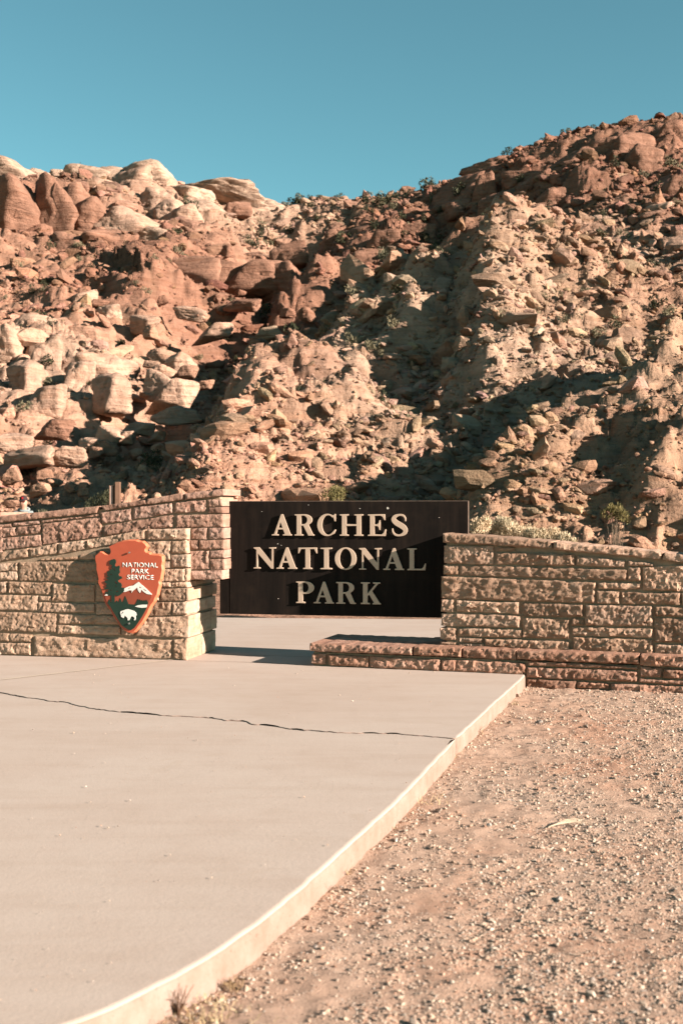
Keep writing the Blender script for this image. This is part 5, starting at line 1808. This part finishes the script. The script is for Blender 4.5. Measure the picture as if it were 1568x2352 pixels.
TUFTS = [(1178, 1622, 26, 0.07, 0.06, "dry grass tuft near the far corner of the paving", M_STRAW), (1100, 1688, 22, 0.08, 0.04, "brown grass tuft beside the end of the paving crack", M_STRAWD),
         (1040, 1742, 14, 0.06, 0.03, "wispy grass tuft just below the paving crack", M_STRAW), (985, 1800, 16, 0.07, 0.03, "thin upright grass tuft against the paving edge", M_STRAWD),
         (975, 1838, 60, 0.05, 0.16, "wide flattened patch of straw beside the paving edge", M_STRAW), (935, 1852, 14, 0.08, 0.02, "small upright brown tuft above the straw patch's left end", M_STRAWD),
         (880, 1905, 34, 0.06, 0.08, "dry tuft where the paving edge begins to curve", M_STRAW), (850, 1935, 14, 0.05, 0.03, "tiny straw tuft on the curving paving edge", M_STRAW),
         (752, 2050, 14, 0.06, 0.02, "thin brown tuft on the curve of the paving", M_STRAWD), (800, 2012, 10, 0.06, 0.02, "sparse blades against the curved paving edge", M_STRAWD),
         (530, 2262, 90, 0.055, 0.05, "dense low olive brown tuft near the bottom of the picture", M_STRAWD), (470, 2318, 110, 0.045, 0.13, "bushy dry grass at the bottom beside the paving", M_STRAW),
         (400, 2345, 110, 0.055, 0.12, "tangled dry grass at the bottom edge of the picture", M_STRAWD), (560, 2340, 60, 0.04, 0.12, "flattened straw on the dirt at the bottom", M_STRAW)]
for i, (x, y, n_, h, sp, lab, mt) in enumerate(TUFTS):
    tuft("dry_grass_tuft", lab, x, y, n_, h, sp, mt, 70 + i, 0.7, 0.0016, "dry grass along the paving edge")
# bare twigs at the bottom
for j, (x, y, lab) in enumerate(((300, 2352, "bare dark twig bending over the paving edge at the bottom"), (410, 2330, "branching brown twig leaning on the paving at the bottom"))):
    X, Y = ground_at(x, y, GZ)
    bm = bmesh.new()
    g_ = random.Random(90 + j)
    for _ in range(9):
        an = g_.uniform(0.3, 2.9); l = g_.uniform(0.04, 0.085)
        p = [(0, 0, 0.0), (math.cos(an) * l * .4, g_.uniform(-.03, .03), l * .7), (math.cos(an) * l * 0.9, g_.uniform(-.06, .06), l * g_.uniform(.9, 1.3))]
        tube(bm, p, [0.003, 0.0022, 0.001], 5)
        tube(bm, [p[1], (p[1][0] + g_.uniform(-.03, .03), p[1][1], p[1][2] + 0.035)], [0.0018, 0.0008], 4)
    tag(bm_obj("dry_twig", bm, mat_plain("dark_twig", (0.16, 0.085, 0.05), 0.9, 0.1), None, (X, Y, GZ - 0.005)), lab, "twig")
# a few stalks and stones lying loose
bm = bmesh.new()
for k in range(5):
    a = ground_at(1258 + k * 4, 1906 - k * 1.5, GZ); b = ground_at(1335 + k * 6, 1884 + k * 4, GZ)
    m_ = ((a[0] + b[0]) / 2, (a[1] + b[1]) / 2 + 0.02)
    tube(bm, [(a[0], a[1], GZ + 0.014), (m_[0], m_[1], GZ + 0.022), (b[0], b[1], GZ + 0.016)], [0.0026, 0.002, 0.0008], 5)
tag(bm_obj("dry_stalk", bm, mat_plain("pale_straw", (0.60, 0.45, 0.31), 0.8, 0.2)), "pale dry straw stalk lying on the gravel at the right", "stalk")
LOOSE = [(1122, 1902, 0.017, (0.56, 0.48, 0.41), "pale angular stone on the gravel beside the curved edge"), (1345, 1674, 0.022, (0.24, 0.19, 0.15), "dark flat stone alone on the far gravel"),
         (1178, 1902, 0.012, (0.6, 0.5, 0.4), "small white pebble right of the pale angular stone"), (1190, 1478 + 126, 0.020, (0.42, 0.30, 0.22), "small stone against the foot of the red plinth"),
         (985, 2120, 0.010, (0.42, 0.28, 0.19), "brown stone on the gravel right of the paving curve"), (1040, 1988, 0.010, (0.34, 0.24, 0.17), "dark pebble in the gravel below the straw"),
         (900, 2240, 0.009, (0.5, 0.34, 0.25), "rounded pinkish stone low on the gravel")]
for i, (x, y, r, c, lab) in enumerate(LOOSE):
    X, Y = ground_at(x, y, GZ)
    V, Fc = rock_mesh("stone", 77 + i, 2, 6, (1, 0.8, 0.7), 0.05, 0.3, 0.6)
    me_ = mesh_fast("loose_stone", V * r, Fc, False, mat_plain("loose_stone", c, 0.9, 0.1, 0.2, 40))
    tag(mesh_obj("loose_stone", me_, None, (X, Y, float(gravel_h(np.array([X]), np.array([Y]))[0]) + r * 0.4), (0, 0, i)), lab, "stone")

# ------------------------------------------------------------------ brown post behind the left wall
PY_ = 19.2
info = tag(empty("information_sign", (at_px(264, PY_), PY_, -0.12)), "brown metal information sign seen edge on behind the left wall", "sign")
M_RUST = mat_plain("brown_steel", (0.20, 0.105, 0.062), 0.6, 0.35, 0.15, 15)
M_PANEL = mat_plain("faded_panel", (0.46, 0.33, 0.27), 0.6, 0.3, 0.1, 15)
ph = CAM_Z + (CY - 1107) / F * PY_ + 0.12
s_ = PY_ / F


def pbox(name, xa, xb, y0, y1, z0, z1, mat):
    bm = bmesh.new()
    add_box(bm, (xa - 264) * s_, (xb - 264) * s_, y0, y1, z0, z1, 0.002)
    return bm_obj(name, bm, mat, info)


pbox("post", 265.7, 276.5, -0.04, 0.06, 0.0, ph, M_RUST)
pbox("post", 261.6, 264.4, 0.0, 0.05, 0.0, ph - 0.03, M_RUST)
pbox("frame", 251.8, 253.0, -0.02, 0.5, 0.9, ph - 0.055, M_RUST)
pbox("panel", 253.1, 259.6, -0.005, 0.48, 0.92, ph - 0.062, M_PANEL)
pbox("frame", 259.7, 260.6, -0.02, 0.5, 0.9, ph - 0.055, M_RUST)

# ------------------------------------------------------------------ person at the foot of the hill
PYY = 26.5
px0 = at_px(55, PYY)
person = tag(empty("person", (px0, PYY, 0.03)), "person in dark cap, sunglasses and grey hooded sweatshirt behind the left wall", "person")
M_SKIN = mat_plain("skin", (0.50, 0.27, 0.19), 0.6, 0.3, 0.05)
M_HOOD = mat_plain("grey_sweatshirt", (0.26, 0.29, 0.28), 0.95, 0.1, 0.12, 12)
M_JEAN = mat_plain("dark_trousers", (0.045, 0.05, 0.065), 0.9, 0.1, 0.15, 12)
M_SHOE = mat_plain("dark_shoe", (0.03, 0.028, 0.025), 0.7, 0.2)
M_CAP = mat_plain("dark_cap", (0.045, 0.028, 0.028), 0.85, 0.1, 0.1)
M_CAPR = mat_plain("red_badge", (0.40, 0.02, 0.025), 0.8, 0.1, 0.05)
M_LENS = mat_plain("red_mirror_lens", (0.16, 0.015, 0.015), 0.15, 0.6, 0.05, 8, 0.2)
person.scale = (1.04, 1.04, 1.04)
J, E, RAD = [], [], []


def jn(p, r, parent=None):
    J.append(p); RAD.append(r if isinstance(r, tuple) else (r, r))
    if parent is not None: E.append((parent, len(J) - 1))
    return len(J) - 1


pel = jn((0, 0, 0.98), (0.155, 0.11))
wst = jn((0, 0, 1.12), (0.145, 0.105), pel)
chs = jn((0, -0.01, 1.32), (0.18, 0.125), wst)
nkb = jn((0, 0.005, 1.47), (0.10, 0.085), chs)
nck = jn((0, -0.005, 1.53), (0.066, 0.066), nkb)
jaw = jn((0, -0.025, 1.60), (0.080, 0.085), nck)
eye = jn((0, -0.018, 1.67), (0.092, 0.105), jaw)
crn = jn((0, 0.0, 1.745), (0.08, 0.09), eye)
nos = jn((0, -0.118, 1.652), 0.012, eye)
for s in (-1, 1):
    jn((s * 0.078, 0.0, 1.66), 0.013, eye)
    sh = jn((s * 0.17, 0.0, 1.425), 0.07, chs)
    el = jn((s * 0.245, 0.02, 1.16), 0.052, sh)
    wr = jn((s * 0.255, -0.06, 0.92), 0.033, el)
    pm = jn((s * 0.255, -0.085, 0.84), (0.022, 0.038), wr)
    for k in range(4):
        dy = -0.03 + k * 0.02
        f1_ = jn((s * 0.253, -0.09 + dy, 0.79), 0.0095, pm)
        jn((s * 0.240, -0.10 + dy, 0.75 - 0.008 * (1 if k in (1, 2) else 0)), 0.008, f1_)
    th = jn((s * 0.235, -0.125, 0.85), 0.011, pm)
    jn((s * 0.225, -0.14, 0.81), 0.009, th)
    hp = jn((s * 0.10, 0, 0.92), 0.10, pel)
    kn = jn((s * 0.12, -0.015, 0.50), 0.062, hp)
    an_ = jn((s * 0.13, 0.02, 0.09), 0.043, kn)
    hl = jn((s * 0.13, 0.03, 0.045), 0.045, an_)
    jn((s * 0.145, -0.15, 0.035), (0.045, 0.032), hl)
me = bpy.data.meshes.new("body")
me.from_pydata(J, E, [])
ob = bpy.data.objects.new("body", me)
COL.objects.link(ob)
ob.modifiers.new("skin", 'SKIN').use_smooth_shade = True
for i, sv in enumerate(me.skin_vertices[0].data):
    sv.radius = RAD[i]
    sv.use_root = (i == 0)
sb = ob.modifiers.new("sub", 'SUBSURF'); sb.levels = 2; sb.render_levels = 2
bme = bpy.data.meshes.new_from_object(ob.evaluated_get(bpy.context.evaluated_depsgraph_get()))
bpy.data.objects.remove(ob)
for m_ in (M_SKIN, M_HOOD, M_JEAN, M_SHOE): bme.materials.append(m_)
bme.name = "body"
for p in bme.polygons:
    c = p.center
    if c.z < 0.085: p.material_index = 3
    elif c.z < 0.98 and abs(c.x) < 0.225: p.material_index = 2
    elif c.z < 0.90: p.material_index = 0
    elif c.z < 1.505: p.material_index = 1
    else: p.material_index = 0
mesh_obj("body", bme, person)
# cap: crown, brim, badge
bm = bmesh.new()
bmesh.ops.create_uvsphere(bm, u_segments=18, v_segments=10, radius=1.0)
bmesh.ops.delete(bm, geom=[v for v in bm.verts if v.co.z < -0.05], context='VERTS')
for v in bm.verts: v.co = Vector((v.co.x * 0.086, v.co.y * 0.106 - 0.002, v.co.z * 0.105 + 1.705))
capo = bm_obj("cap", bm, M_CAP, person, smooth=True)
bm = bmesh.new()
brim = [(0.078 * math.cos(a_), -0.06 - 0.115 * max(0, math.sin(a_)), 1.712 - 0.022 * math.sin(a_)) for a_ in [math.pi * i / 12 for i in range(13)]]
top = [bm.verts.new((x, y, z + 0.004)) for x, y, z in brim]; bot = [bm.verts.new((x, y, z - 0.003)) for x, y, z in brim]
bm.faces.new(top); bm.faces.new(bot[::-1])
for i in range(13):
    j = (i + 1) % 13
    bm.faces.new((top[i], bot[i], bot[j], top[j]))
bmesh.ops.recalc_face_normals(bm, faces=bm.faces[:])
bm_obj("brim", bm, M_CAP, capo)
bm = bmesh.new()
prism(bm, [(-0.03, 1.775), (-0.008, 1.765), (0.0, 1.78), (0.012, 1.765), (0.032, 1.775), (0.012, 1.745), (0.02, 1.73), (-0.02, 1.73), (-0.01, 1.75)], -0.108, -0.098)
bm_obj("badge", bm, M_CAPR, capo)
gl = None
for s in (-1, 1):
    bm = bmesh.new()
    prism(bm, [(s * 0.034 + 0.027 * math.cos(a_), 1.672 + 0.019 * math.sin(a_)) for a_ in [math.pi * i / 6 for i in range(12)]], -0.124, -0.112)
    bm_obj("sunglass_lens", bm, M_LENS, person)
bm = bmesh.new()
add_box(bm, -0.072, 0.072, -0.116, -0.110, 1.684, 1.690)
bm_obj("sunglass_bar", bm, M_CAP, person)
bm = bmesh.new()
tube(bm, [(0.10 * math.cos(a_), 0.02 + 0.085 * math.sin(a_), 1.50 + 0.035 * math.sin(a_)) for a_ in [2 * math.pi * i / 16 for i in range(17)]], [0.036] * 17, 8)
bm_obj("hood", bm, M_HOOD, person, smooth=True)
for s in (-1, 1):
    bm = bmesh.new()
    tube(bm, [(s * 0.03, -0.115, 1.475), (s * 0.034, -0.142, 1.40), (s * 0.036, -0.146, 1.33)], [0.005] * 3, 5)
    bm_obj("drawstring", bm, M_CAP, person)
bm = bmesh.new()
prism(bm, [(-0.024, 1.612), (0.024, 1.612), (0.016, 1.606), (-0.016, 1.606)], -0.104, -0.096)
bm_obj("mouth", bm, mat_plain("lips", (0.36, 0.13, 0.10), 0.6, 0.2), person)
